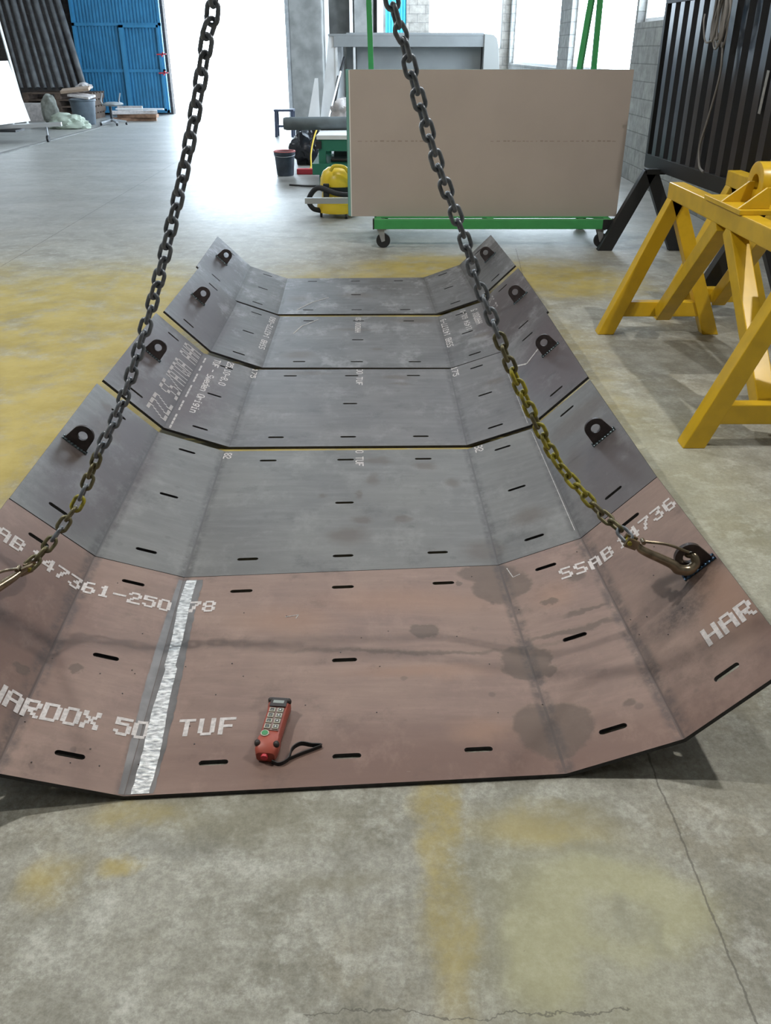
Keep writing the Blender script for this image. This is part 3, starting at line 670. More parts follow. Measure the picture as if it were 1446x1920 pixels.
LT(4, 'SSAB 143772-060', -.040, .30, 0, 1, .034, .036, .045, fill=(1.25, 1.1)); LT(4, 'HARDOX 50', .522, .66, 0, 1, .030, .036, .038, fill=(1.2, 1.0)); LT(4, 'SSAB 143177-9', 1.078, .36, 0, 1, .034, .038, .045, fill=(1.25, 1.1))
LT(4, '11454 60L-1', 1.215, .55, 0, 1, .030, .036, .040, fill=(1.2, 1.0)); LT(4, 'HARDOX 5', 1.285, .60, 0, 1, .030, .042, .042, fill=(1.2, 1.0)); LT(4, 'ZZ SZ', 1.40, .70, 0, 1, .040, .07, .055, fill=(.45, .9))
faint = simple('worn_stencil_ink', (.26, .25, .25), .8, noise=.4, scale=80)
LT(5, 'SSAB 143772-060', -.055, .12, 0, 1, .032, .030, .050, fill=(.5, .8), drop=.25, mat=faint); LT(5, 'SSAB 143177', 1.03, .15, 0, 1, .032, .030, .055, fill=(.5, .8), drop=.3, mat=faint); LT(5, 'HARDOX 50', .50, .30, 0, 1, .026, .03, .045, fill=(.5, .8), drop=.45, mat=faint)

# ground-bright strip along the front plate's left bend, ragged edges
def strip(pl, parent, name, cu, wd, mat, off, jag, lo=.001, hi=9):
    mb = MB(); n = 60; L = []; R_ = []
    for i in range(n + 1):
        v = i / n * .975 + .004
        c = cu(v); w_ = wd(v)
        L.append((min(hi, max(lo, c - w_ * (1 + jag * random.uniform(-1, 1)))), v)); R_.append((min(hi, c + w_ * (1 + jag * random.uniform(-1, 1))), v))
    for i in range(n):
        mb.add([pl.at(*L[i], off), pl.at(*R_[i], off), pl.at(*R_[i + 1], off), pl.at(*L[i + 1], off)], [(0, 1, 2, 3)])
    return mb.build(name, mat, parent)
strip(P[1], plates[1], 'grinding_halo', lambda v: .032 + .004 * math.sin(6 * v), lambda v: .036, M['grind'], .0007, .06)
strip(P[1], plates[1], 'grinding_halo', lambda v: -.004, lambda v: .010 + .010 * max(0, math.sin(3.2 * v)), M['grind'], .0007, .06, -1, -.001)
strip(P[1], plates[1], 'ground_weld_strip', lambda v: .036 - .008 * (v > .5) + .003 * math.sin(13 * v), lambda v: .021 - .006 * v + .002 * math.sin(9 * v), M['ground'], .0016, .05)
# chalk marks
def chalkline(pl, parent, pts, w=.003):
    mb = MB()
    for (a, b) in zip(pts, pts[1:]):
        a = Vector(a); b = Vector(b); d = (b - a).normalized(); q = Vector((-d.y, d.x)) * w / 2
        mb.add([pl.at(p.x, p.y, .0012) for p in (a - q, b - q, b + q, a + q)], [(0, 1, 2, 3)])
    return mb.build('chalk_mark', M['chalk'], parent)
chalkline(P[2], plates[2], [(1.335, .06), (1.338, .97)], .0022); chalkline(P[3], plates[3], [(1.335, .03), (1.338, .9)], .002)
chalkline(P[3], plates[3], [(1.395, .67), (1.445, .60), (1.545, .66)], .012)
chalkline(P[1], plates[1], [(.345, .735), (.385, .745), (.378, .725)], .003); chalkline(P[1], plates[1], [(1.075, .965), (1.085, .90), (1.11, .905)], .003)
chalkline(P[4], plates[4], [(.12, .62), (.16, .78), (.26, .93)], .008); chalkline(P[5], plates[5], [(.12, .10), (.22, .30), (.33, .42)], .010)
# small bits of slag lying on the plates are part of them
mb = MB()
for k in range(46):
    u = random.uniform(-.45, 1.55); v = random.uniform(.05, .95); mb.blob(P[1].at(u, v, .001), (.0022, .0022, .0014), .3, 1, k)
mb.build('slag_speckles', M['lug'], plates[1])

# ------------------------------------------------------------------ lifting chains
def link_mesh(name, mat, pitch=.034, r=.0052, wo=.036):
    """one oval link along local X"""
    R = wo / 2 - r; hl = (pitch + 2 * r) / 2 - R + 0.0; pts = []
    for k in range(11):
        a = -PI / 2 + PI * k / 10; pts.append((hl - .0 + R * math.cos(a), R * math.sin(a), 0))
    for k in range(11):
        a = PI / 2 + PI * k / 10; pts.append((-hl + R * math.cos(a), R * math.sin(a), 0))
    mb = MB(); mb.tube(pts, r, 10, closed=True)
    o = mb.build(name, mat, None, smooth=True); me = o.data; bpy.data.objects.remove(o); return me
LM = {k: link_mesh('chain_link', M[m]) for k, m in (('g', 'steel'), ('o', 'steel_olive'), ('y', 'steel_yellow'))}
def chain(name, path, label, colour, twist):
    t = thing(name, path[0], label, 'chain', 'sling chains')
    pth = smooth_path(path, 12)
    acc = 0.0; nxt = .017; i = 0; off = Vector(path[0])
    for a, b in zip(pth, pth[1:]):
        L = (b - a).length
        while nxt <= acc + L:
            p = a.lerp(b, (nxt - acc) / L); d = (b - a).normalized()
            s = nxt
            me = LM[colour(p, i)]
            o = bpy.data.objects.new('chain_link', me); COL.objects.link(o); o.parent = t
            q = d.to_track_quat('X', 'Z').to_matrix()
            ang = (PI / 2 if i % 2 else 0) + twist(p) + random.uniform(-.12, .12)
            o.matrix_local = Matrix.Translation(p - off) @ (q @ Matrix.Rotation(ang, 3, 'X')).to_4x4()
            nxt += .034; i += 1
        acc += L
    return t
RING = Vector((-.24, 2.02, 2.47))
# right chain points, top to bottom, hanging in a plane about 2.1 m out
RP = [RING + Vector((.02, 0, -.06)), (-.10, 2.04, 2.05), (0.013, 2.05, 1.642), (0.038, 2.064, 1.57), (0.066, 2.078, 1.478), (0.121, 2.106, 1.318), (0.187, 2.133, 1.159), (0.226, 2.147, 1.053), (0.267, 2.145, 0.96), (0.322, 2.139, 0.835), (0.37, 2.132, 0.738), (0.411, 2.126, 0.661), (0.47, 2.12, 0.561), (0.529, 2.088, 0.496), (0.587, 2.055, 0.439), (0.634, 2.022, 0.407), (0.664, 1.99, 0.384)]
LP = [RING + Vector((-.02, 0, -.06)), (-.29, 2.04, 2.05), (-0.355, 2.05, 1.642), (-0.374, 2.061, 1.584), (-0.398, 2.072, 1.504), (-0.439, 2.094, 1.381), (-0.486, 2.117, 1.252), (-0.517, 2.128, 1.172), (-0.552, 2.139, 1.081), (-0.591, 2.15, 0.986), (-0.624, 2.145, 0.905), (-0.659, 2.14, 0.821), (-0.694, 2.135, 0.741), (-0.737, 2.13, 0.659), (-0.773, 2.125, 0.602), (-0.814, 2.12, 0.521), (-0.852, 2.094, 0.448), (-0.883, 2.068, 0.407), (-0.919, 2.042, 0.362), (-0.955, 2.016, 0.323), (-0.983, 1.99, 0.301)]
def rcol(p, i):
    if p.z > .90: return 'g'
    if p.z > .80: return 'o'
    if p.z > .44: return 'y' if i % 9 else 'o'
    return 'o' if (i % 3) else 'g'
def lcol(p, i):
    if p.z > .60: return 'g'
    if .40 < p.z < .47: return 'y' if i % 2 else 'o'
    return 'o' if i % 4 else 'g'
chain('sling_chain', RP, 'right hand steel chain, yellow on its lower part, ending at the fully visible hook', rcol, lambda p: .1 + max(0, .9 - p.z) * .9)
chain('sling_chain', LP, 'left hand grey steel sling chain, running down past the bright doorway to the left edge', lcol, lambda p: .05 + max(0, 1.1 - p.z) * .8)
# master ring and crane hook above the picture
mr = thing('crane_hook', RING, 'crane hook and master ring gathering both chains above the plates', 'crane hook')
mb = MB(); mb.tube([RING + Vector((.05 * math.cos(a), 0, .07 * math.sin(a))) for a in [2 * PI * k / 28 for k in range(28)]], .011, 10, closed=True); mb.build('master_ring', M['steel'], mr, smooth=True)
hp = [RING + Vector(v) for v in [(-.06, .0, .10), (-.055, 0, .05), (-.01, 0, .035), (.04, 0, .06), (.055, 0, .12), (.03, 0, .19), (0, 0, .24), (0, 0, .34)]]
MB().tube(smooth_path(hp, 6), .018, 12).build('hook_body', M['vyellow'], mr, smooth=True)
MB().box(RING + Vector((-.12, -.06, .34)), RING + Vector((.12, .06, .62))).build('pulley_block', M['vyellow'], mr, bevel=.02)
for dx in (-.07, .07): MB().cyl(RING + Vector((dx, 0, .62)), Vector((RING.x + dx, RING.y, ZC)), .006, 8).build('wire_rope', M['steel'], mr)

# sling hooks: forged hook, clevis, latch
def sling_hook(side, eye, clev, label):
    """eye = (origin, normal, du, dv, hc) of the lug, clev = position of the clevis pin"""
    o, nn, du, dv, hc = eye; hole = o + nn * hc; clev = Vector(clev)
    t = thing('sling_hook', clev, label, 'hook', 'sling hooks')
    ax = (hole - clev).normalized(); yy = Vector((0, -1, 0)); dn = ax.cross(yy).normalized()
    if dn.z > 0: dn = -dn
    L = (hole - clev).length
    # body curve in the plane spanned by ax and dn, passing in front of the lug and turning back through the hole
    def Q(a, d, y): return clev + ax * a + dn * d + Vector((0, -y, 0))
    pts = [Q(-.002, .0, .004), Q(.022, .006, .006), Q(.045, .014, .012), Q(L - .048, .026, .020), Q(L - .020, .036, .024), Q(L + .010, .030, .024), Q(L + .022, .010, .018), Q(L + .012, -.006, .006), hole + Vector((0, .006, 0)), Q(L - .014, -.002, -.020)]
    rr = [.008, .0095, .0115, .0135, .015, .0150, .013, .011, .009, .006]
    sp = smooth_path(pts, 6); R = []
    for i in range(len(sp)):
        f = i / (len(sp) - 1) * (len(rr) - 1); k = min(int(f), len(rr) - 2); R.append(rr[k] * (1 - f + k) + rr[k + 1] * (f - k))
    MB().tube(sp, R, 14).build('hook_body', M['hook'], t, smooth=True)
    mb = MB()
    for s_ in (-1, 1): mb.bar(Q(-.020, 0, .011 * s_), Q(.018, .004, .011 * s_), .007, .028, up=tuple(dn))
    mb.build('clevis', M['hook'], t, bevel=.0015)
    MB().cyl(Q(-.010, 0, -.018), Q(-.010, 0, .020), .006, 12).build('clevis_pin', M['steel_yellow'], t, smooth=True)
    a = Q(.030, -.010, .004); b = Q(L - .012, -.016, .012)
    mb = MB(); mb.tube(smooth_path([a, a.lerp(b, .5) - dn * .008, b], 5), .0042, 8); mb.cyl(a + Vector((0, .010, 0)), a - Vector((0, .010, 0)), .006, 10); mb.build('latch', M['hook'], t, smooth=True)
    return t
sling_hook(1, LUGS[1][1], RP[-1], 'forged steel sling hook at the right edge of the front plate, latched through its lug')
sling_hook(-1, LUGS[1][0], LP[-1], 'forged steel sling hook cut off by the left picture edge, under the left chain')

# ------------------------------------------------------------------ crane remote control on the front plate
def remote():
    # long axis direction on the plate: from bottom (near) to top (far)
    A = Vector((-.294, 1.552, .0128)); B = Vector((-.276, 1.742, .0128)); d = (B - A).normalized(); s = Vector((d.y, -d.x, 0)); z = Vector((0, 0, 1)); L = (B - A).length
    t = thing('crane_remote_control', A, 'red handheld crane remote control with square buttons lying on the reddish plate', 'remote control')
    def Q(a, b, h): return A + d * a + s * b + z * h
    secs = [(0, .023, .030, .002), (.010, .028, .040, 0), (.045, .029, .044, 0), (.055, .026, .041, 0), (.15, .027, .041, 0), (.165, .029, .044, 0), (L - .008, .029, .044, 0), (L, .025, .036, .003)]
    mb = MB(); o = len(mb.v); n = 12
    for a, w_, h, z0 in secs:
        for k in range(n):
            an = 2 * PI * (k + .5) / n; cx = math.copysign(abs(math.cos(an)) ** .45, math.cos(an)); cz = math.copysign(abs(math.sin(an)) ** .45, math.sin(an))
            mb.v.append(Q(a, cx * w_, z0 + (h - z0) * (.5 + .5 * cz)))
    for i in range(len(secs) - 1):
        for k in range(n): mb.f.append((o + i * n + k, o + i * n + (k + 1) % n, o + (i + 1) * n + (k + 1) % n, o + (i + 1) * n + k)); mb.mi.append(0)
    mb.f += [tuple(o + k for k in reversed(range(n))), tuple(o + (len(secs) - 1) * n + k for k in range(n))]; mb.mi += [0, 0]
    mb.build('housing', M['remote'], t, smooth=True)
    def slab(a0, a1, b0, b1, h0, h1): m_ = MB(); m_.frame(Q((a0 + a1) / 2, (b0 + b1) / 2, (h0 + h1) / 2), d * (a1 - a0) / 2, s * (b1 - b0) / 2, z * (h1 - h0) / 2); return m_
    slab(.066, .150, -.019, .019, .040, .0425).build('keypad', M['keypad'], t, bevel=.001)
    scr = slab(.152, .186, -.022, .022, .042, .0455).build('display_bezel', M['remdark'], t, bevel=.002)
    slab(.163, .174, -.014, .014, .0456, .0462).build('display', M['lcd'], scr)
    for r in range(4):
        for c in (-1, 1):
            a = .077 + r * .0205; b = c * .0105
            kb = slab(a - .0075, a + .0075, b - .0075, b + .0075, .042, .0460).build('button', M['keyrim'], t, bevel=.001)
            slab(a - .0052, a + .0052, b - .0052, b + .0052, .0460, .0466).build('button_face', M['key'], kb)
            ar = MB(); sg = (1 if r % 2 else -1) * c
            ar.add([Q(a - .002, b - .003, .0469), Q(a - .002, b + .003, .0469), Q(a + .003 * (1 if c > 0 else -1) + .0, b, .0469)], [(0, 1, 2)]); ar.build('button_symbol', M['white'], kb)
    g_ = Q(.052, -.011, .043)
    MB().cyl(g_, g_ + z * .003, .0105, 20).build('start_button_ring', M['keyrim'], t)
    MB().cyl(g_ + z * .003, g_ + z * .0042, .008, 20).build('start_button', M['keygreen'], t, label='round green start button')
    mb = MB()
    for a, w_ in ((.022, .0275), (L - .012, .027)):
        for c in (-1, 1): mb.blob(Q(a, c * w_ * .86, .039), (.008, .009, .009), .1, 2, 1)
    mb.build('corner_bumpers', M['remdark'], t, smooth=True)
    MB().cyl(Q(-.006, -.002, .018), Q(.006, -.002, .020), .009, 16).build('stop_knob', M['red'], t, smooth=True)
    mb = MB()   # flat wrist strap loop
    sp = smooth_path([Q(-.004, .016, .006), Q(-.008, .036, .004), Q(.010, .055, .006), Q(.034, .060, .016), Q(.052, .078, .018), Q(.058, .104, .010), Q(.064, .128, .004), Q(.050, .110, .003), Q(.030, .080, .003), Q(.012, .056, .003)], 6)
    for p, q in zip(sp, sp[1:]): mb.bar(p, q, .0026, .0125, up=(0, 0, 1))
    mb.build('wrist_strap', M['rubber'], t)
remote()

# ------------------------------------------------------------------ yellow machine trestles
def trestle(x, y0, y1, z, label, bearing):
    t = thing('yellow_trestle', (x, y1, 0), label, 'trestle', 'yellow trestles')
    w = .088
    MB().box((x - w / 2, y1 - .045, z - w), (x + w / 2, y0 + .045, z)).build('top_beam', M['yellow'], t, bevel=.006)
    for y in (y0, y1):
        for s_ in (-1, 1):
            m_ = MB(); yy = y
            top = Vector((x, yy, z - w * .97)); ft = Vector((x + s_ * .325, yy, 0)); d = (ft - top)
            # legs are cut flat on the floor
            hx = .049
            pts = [Vector((top.x - .044, yy - .044, top.z)), Vector((top.x + .044, yy - .044, top.z)), Vector((ft.x + hx, yy - .044, 0)), Vector((ft.x - hx, yy - .044, 0))]
            m_.prism(pts, (0, .088, 0)).build('leg', M['yellow'], t, bevel=.005)
        zc = .155
        MB().box((x - .25, y - .032, zc - .045), (x + .25, y + .032, zc + .045)).build('crossbar', M['yellow'], t, bevel=.005)
    ym = (y0 + y1) / 2
    for y in (y0, y1):
        e = Vector((x, y + (.06 if y < ym else -.06), .135)); s0 = Vector((x, ym + (.07 if y > ym else -.07), z - w))
        MB().bar(s0, e, .085, .085, up=(1, 0, 0)).build('brace', M['yellow'], t, bevel=.005)
    if bearing:
        MB().box((x - .055, 4.12, z), (x + .395, 4.62, z + .022)).build('base_plate', M['yellow'], t, bevel=.003)
        c = Vector((x + .09, 4.37, z + .108)); mb = MB(); n = 36; ro, ri, th = .098, .042, .24; vs = []
        for xx in (0, th):
            for r in (ro, ri):
                for k in range(n):
                    a = 2 * PI * k / n; vs.append(c + Vector((xx, r * math.cos(a), r * math.sin(a))))
        fs = []
        for k in range(n):
            j = (k + 1) % n
            fs += [(k, j, n + j, n + k), (2 * n + j, 2 * n + k, 3 * n + k, 3 * n + j), (j, k, 2 * n + k, 2 * n + j), (n + k, n + j, 3 * n + j, 3 * n + k)]
        mb.add(vs, fs); b_ = mb.build('bearing_housing', M['yellow'], t, smooth=True, bevel=.003)
        MB().box((c.x + .001, c.y - .09, z + .02), (c.x + .24, c.y + .09, z + .08)).build('pedestal', M['yellow'], t, bevel=.003)
        for yy in (4.16, 4.38):
            MB().prism([(x - .05, yy, z + .022), (c.x + .005, yy, z + .022), (c.x + .005, yy, z + .115), (c.x - .02, yy, z + .115)], (0, .016, 0)).build('gusset', M['yellow'], t, bevel=.002)
        MB().box((x + .10, 3.70, z - .06), (x + .40, 3.86, z - .02)).build('guide_bracket', M['yellow'], t, bevel=.003)
    return t
trestle(1.69, 5.22, 3.50, .88, 'nearer yellow steel trestle carrying a round bearing housing at the right edge', True)
trestle(2.145, 5.56, 3.9, .905, 'yellow steel trestle standing behind the one with the bearing housing', False)

# ------------------------------------------------------------------ black corrugated panel on stands
A = Vector((2.32, 8.10, 0)); B = Vector((2.47, 5.72, 0)); dd = (B - A).normalized(); nn = Vector((-dd.y, dd.x, 0))
if nn.x > 0: nn = -nn
bp = thing('corrugated_panel', A, 'tall black corrugated steel panel in a frame on black A-shaped stands by the block wall', 'metal panel')
Lp = (B - A).length; prof = []; x = .05; pitch = .195
while x + pitch < Lp - .02:
    prof += [(x, 0), (x + .060, 0), (x + .080, .045), (x + .165, .045), (x + .193, 0)]; x += pitch
z0, z1 = .74, 1.90
mb = MB()
vs = []
for (s_, h) in prof:
    for zz in (z0 - .03, z1 - .0): vs.append(A + dd * s_ + nn * (h - .02) + Vector((0, 0, zz)))
fs = [(2 * i, 2 * i + 2, 2 * i + 3, 2 * i + 1) for i in range(len(prof) - 1)]
n_ = len(vs); vs += [v - nn * .004 for v in vs]; fs += [tuple(n_ + k for k in reversed(f)) for f in fs]
mb.add(vs, fs).build('corrugated_sheet', M['black'], bp)
mb = MB()
for zz, hh in ((.70, .11), (1.92, .07)): mb.bar(A + Vector((0, 0, zz)), B + Vector((0, 0, zz)), .06, hh)
for q in (A, B): mb.bar(q + Vector((0, 0, .65)), q + Vector((0, 0, 1.95)), .05, .05, up=tuple(nn))
mb.build('panel_frame', M['blackm'], bp, bevel=.004)
for ax_, ay_ in ((2.245, 7.735), (B.x - .03, B.y + .12)):
    apex = Vector((ax_, ay_, .66))
    for s_ in (-1, 1):
        ft = Vector((apex.x + s_ * .315, ay_, 0)); h = .062
        MB().prism([(apex.x - h * .9, ay_ - .04, .66), (apex.x + h * .9, ay_ - .04, .66), (ft.x + h, ay_ - .04, 0), (ft.x - h, ay_ - .04, 0)], (0, .08, 0)).build('stand_leg', M['blackm'], bp, bevel=.003)
    MB().box((apex.x - .04, ay_ - .05, .63), (apex.x + .16, ay_ + .05, .67)).build('stand_bracket', M['blackm'], bp)
q = A + dd * 2.02 + nn * .030
MB().bar(q + Vector((0, 0, 1.19)), q + dd * .02 + Vector((0, 0, 1.44)), .003, .035, up=tuple(dd)).build('tape_strip', M['tape'], bp)
# cable coil on the panel
cq = A + dd * 1.35 + nn * .075
cc = thing('cable_coil', cq + Vector((0, 0, 1.86)), 'coil of grey cable hanging on the black corrugated panel with a loose tail', 'cable')
for k in range(9):
    w_ = random.uniform(.06, .12); h = random.uniform(.20, .30); o_ = random.uniform(-.05, .05); mb = MB(); pts = []
    for j in range(26):
        a = 2 * PI * j / 26; pts.append(cq + dd * (o_ + w_ * math.sin(a) * (1 + .1 * math.sin(3 * a + k))) + nn * (.012 * k * .6 + .01 * math.sin(a)) + Vector((0, 0, 1.80 - h * (1 - math.cos(a)) / 2 * 1.25 + .1)))
    mb.tube(pts, .0065, 6, closed=True); mb.build('cable_loop', M['cable'], cc, smooth=True)
MB().tube(smooth_path([cq - dd * .06 + Vector((0, 0, 1.66)), cq - dd * .20 + nn * .03 + Vector((0, 0, 1.60)), cq - dd * .30 + nn * .03 + Vector((0, 0, 1.72)), cq - dd * .33 + nn * .02 + Vector((0, 0, 1.78))], 6), .006, 6).build('loose_end', M['cable'], cc, smooth=True)
MB().tube(smooth_path([cq + dd * .02 + Vector((0, 0, 1.60)), cq + dd * .06 + Vector((0, 0, 1.40)), cq - dd * .02 + Vector((0, 0, 1.12)), cq - dd * .09 + Vector((0, 0, .93)), cq - dd * .04 + Vector((0, 0, .80)), cq + dd * .05 + Vector((0, 0, .765))], 6), .0085, 8).build('cable_tail', M['cable'], cc, smooth=True)
MB().cyl(cq - nn * .10 + Vector((0, 0, 1.885)), cq + nn * .09 + Vector((0, 0, 1.90)), .008, 8).build('hanging_peg', M['blackm'], bp)

# ------------------------------------------------------------------ board cart and boards
ct = thing('board_cart', (.95, 8.2, 0), 'green steel cart on castors carrying the upright beige boards', 'cart')
mb = MB(); X0, X1, Y0, Y1 = -.10, 2.0, 7.80, 8.78
mb.box((X0, Y0, .165), (X1, Y0 + .06, .245)); mb.box((X0, Y1 - .06, .165), (X1, Y1, .245))
for xx in (X0, .9, X1 - .06): mb.box((xx, Y0 + .06, .17), (xx + .06, Y1 - .06, .24))
mb.box((X0 + .02, 7.94, .235), (X1 - .02, 8.25, .247))
mb.build('base_frame', M['green'], ct, bevel=.003)
mb = MB()
for xx in (X0 - .012, X1):
    mb = MB(); mb.box((xx, Y0 - .001, .163), (xx + .012, Y0 + .061, .247))
    if xx > 0: mb.box((xx - .09, Y0 - .004, .163), (xx + .012, Y0 + .0, .247))
    mb.build('end_cap', M['blackm'], ct)
def cyl_post(a, b): return MB().bar(a, b, .045, .045)
cyl_post((-.16 + .07, 8.34, .245), (-.16, 8.34, 2.6)).build('post', M['green'], ct)
cyl_post((1.82, 8.36, .245), (1.80, 8.36, 2.6)).build('post', M['green'], ct); cyl_post((1.62, 8.52, .245), (1.80, 8.40, 2.6)).build('post', M['green'], ct)
MB().bar((-.16, 8.34, 2.6), (1.80, 8.36, 2.6), .045, .045).build('top_rail', M['green'], ct)
for xx in (X0 + .06, X1 - .10):
    for yy in (Y0 + .05, Y1 - .05):
        m_ = MB(); m_.box((xx - .035, yy - .035, .153), (xx + .045, yy + .045, .165)); m_.prism([(xx - .03, yy - .025, .155), (xx + .03, yy - .025, .155), (xx + .035, yy - .025, .06), (xx + .005, yy - .025, .05)], (0, .004, 0)); m_.prism([(xx - .03, yy + .025, .155), (xx + .03, yy + .025, .155), (xx + .035, yy + .025, .06), (xx + .005, yy + .025, .05)], (0, .004, 0))
        c_ = m_.build('castor', M['galv'], ct); MB().cyl((xx + .02, yy - .018, .062), (xx + .02, yy + .018, .062), .062, 24).build('wheel', M['rubber'], c_, smooth=True)
nb = 6
for i in range(nb):
    xo = [-.298, -.325, -.318, -.330, -.335, -.325][i]; y_ = 7.965 + i * .0165; z_ = .2475
    mb = MB()
    if i == 0: mb.box((xo, y_, z_), (xo + 2.36, y_ + .014, z_ + 1.165), 0)
    else: mb.box((xo, y_, z_), (xo + 2.36, y_ + .014, z_ + 1.165 - .004 * (i % 2)), 1)
    o = mb.build('building_board', [M['board'], M['boardedge']])
    tag(o, 'large beige building board, frontmost of the upright stack on the green cart' if i == 0 else 'building board with a pale green edge behind the frontmost board on the green cart', 'board', 'boards on the green cart')
    if i == 0:
        mb = MB()
        for a, b in ((.06, .70), (1.20, 2.25)):
            x = a
            while x < b: l_ = random.uniform(.01, .04); mb.box((xo + x, y_ - .0008, .862), (xo + x + l_, y_, .862 + random.uniform(.004, .010))); x += l_ + random.uniform(.008, .03)
        mb.build('printed_marking', simple('faint_print', (.29, .24, .205), .8), o)
        M['gyp'] = M['gypsum']; MB().box((xo - .010, y_ + .001, z_), (xo, y_ + .013, z_ + 1.16)).build('board_edge', M['gypsum'], o)
o = MB().bar((-.78, 8.70, .272), (.60, 8.74, .272), .05, .052).build('aluminium_profile', M['alu']); tag(o, 'grey aluminium bar lying across the back of the green cart, sticking out left', 'metal bar')

# ------------------------------------------------------------------ sheet metal hopper behind the boards
hp_ = thing('sheet_metal_hopper', (.45, 15.3, 0), 'large pale grey sheet metal body standing behind the boards, its right end rounded', 'hopper')
mb = MB(); mb.box((-.62, 15.45, 0), (1.56, 15.48, 1.80)); mb.build('back_sheet', M['offwhite'], hp_)
mb = MB(); mb.box((-.88, 14.98, 1.745), (1.58, 15.5, 1.775)); mb.box((-.80, 14.98, 1.60), (1.56, 15.0, 1.745)); mb.build('top_flange', M['offwhite'], hp_, bevel=.004)
mb = MB(); mb.prism([(-.86, 15.0, 1.745), (-.74, 15.0, 1.745), (-.78, 15.0, 0), (-1.12, 15.0, 0)], (0, .02, 0)); mb.prism([(-.86, 15.0, 1.745), (-1.12, 15.0, 0), (-.66, 15.46, 0), (-.66, 15.46, 1.76)], (-.01, 0, 0)); mb.build('side_sheet', M['white'], hp_)
for x in (-.78, -.50): MB().box((x, 14.99, 0), (x + .035, 15.03, 1.745)).build('rib', M['white'], hp_)
MB().box((-.45, 15.2, 0), (1.5, 15.22, 1.60)).build('inner_sheet', M['offwhite'], hp_)
mb = MB(); pr = [(1.52, 1.775), (1.66, 1.765), (1.71, 1.72), (1.735, 1.64), (1.77, 1.3), (1.77, 0), (1.52, 0)]
mb.prism([(a, 14.96, b) for a, b in pr], (0, .52, 0)); mb.build('rounded_end', M['palesheet'], hp_, bevel=.004)

# ------------------------------------------------------------------ workbench group
wb = thing('green_workbench', (-.3, 12.0, 0), 'dark green steel workbench with a pale top behind the boards', 'workbench')
MB().box((-.86, 11.55, .575), (.55, 12.9, .625)).build('bench_top', M['white'], wb, bevel=.004)
mb = MB(); mb.box((-.84, 11.57, .44), (.53, 11.63, .575)); mb.box((-.84, 12.80, .44), (.53, 12.86, .575)); mb.box((-.84, 11.63, .44), (-.78, 12.80, .575)); mb.build('apron', M['dgreen'], wb)
for x in (-.84, .45):
    for y in (11.57, 12.76): MB().box((x, y, 0), (x + .09, y + .09, .44)).build('leg', M['dgreen'], wb)
MB().box((-.92, 11.5, .17), (.5, 12.7, .30)).build('shelf', M['dgreen'], wb)
MB().box((-.87, 11.53, .47), (-.80, 11.57, .56)).build('end_cap', M['blackm'], wb)
def on_shelf(x0, x1, y, z0, z1, m, nme, lab, cat):
    tag(MB().box((x0, y, z0), (x1, y + .25, z1)).build(nme, M[m], bevel=.01), lab, cat)
on_shelf(-.70, -.35, 11.7, .302, .34, 'black', 'tool_case', 'flat black tool case on the shelf of the green workbench', 'tool case')
on_shelf(-.68, -.35, 12.1, .302, .385, 'roll', 'storage_tin', 'grey tin at the back of the shelf of the green workbench', 'tin')
o = MB().tube([(-1.34, 12.3, .705), (-1.30, 12.3, .705), (.30, 12.45, .705)], [.07, .08, .08], 24).build('membrane_roll', M['roll'], smooth=True); tag(o, 'long dark grey roll lying on the green workbench, sticking out to the left', 'roll')
# rag bundle and leaning tools
o = MB().blob((-.60, 12.75, .80), (.17, .15, .17), .35, 3, 3, flat=.626).build('rag_bundle', M['rag'], smooth=True); tag(o, 'crumpled bundle of pale rags on the green workbench', 'rags')
o = MB().blob((-.30, 12.66, .68), (.12, .05, .05), .35, 3, 8, flat=.626).build('rag', M['rag'], smooth=True); tag(o, 'small flattened pale rag in front of the rag bundle', 'rags')
bm_ = thing('broom', (-.92, 13.2, 0), 'long handled squeegee leaning against the pale hopper with a dark upper grip', 'broom')
MB().cyl((-1.02, 13.1, .02), (-.66, 14.9, 1.38), .017, 10).build('handle', M['white'], bm_, smooth=True); MB().cyl((-.69, 14.75, 1.27), (-.64, 15.0, 1.455), .022, 10).build('grip', M['blackm'], bm_, smooth=True)
MB().box((-1.2, 13.05, 0), (-.85, 13.12, .05)).build('head', M['rubber'], bm_)
o = MB().bar((-.95, 13.6, .0), (-.72, 14.8, 1.20), .05, .03).build('timber_batten', M['blackm']); tag(o, 'narrow dark batten leaning beside the squeegee handle', 'batten')
o = MB().prism([(-1.36, 14.75, 0), (-1.02, 14.75, 0), (-1.06, 15.0, 1.17), (-1.11, 15.0, 1.17)], (0, .02, 0)).build('offcut_panel', M['white']); tag(o, 'tall white triangular offcut leaning left of the pale hopper', 'panel')
# garbage bag, bucket, red strip, stool
mb = MB().blob((-1.17, 14.2, .25), (.24, .22, .30), .30, 4, 5, flat=0); o = mb.build('garbage_bag', M['plasbag'], smooth=True); tag(o, 'crumpled black plastic garbage bag standing behind the bucket', 'bag')
bk = thing('bucket', (-1.41, 12.85, 0), 'dark blue plastic bucket with a pinkish red rim on the floor', 'bucket')
MB().lathe((-1.41, 12.85, 0), [(.001, .002), (.112, .002), (.118, .02), (.140, .27), (.150, .275), (.150, .31), (.140, .31), (.134, .27), (.112, .03), (.001, .03)]).build('body', M['bucket'], bk, smooth=True)
MB().lathe((-1.41, 12.85, 0), [(.146, .31), (.153, .31), (.153, .326), (.138, .326), (.138, .31), (.146, .31)]).build('rim', M['pinkred'], bk, smooth=True)
MB().tube([(-1.41 + .148 * math.cos(a), 12.85 - .02 + .148 * math.sin(a), .275 - .02 * abs(math.sin(a))) for a in [PI + PI * k / 14 for k in range(15)]], .004, 6).build('handle', M['galv'], bk, smooth=True)
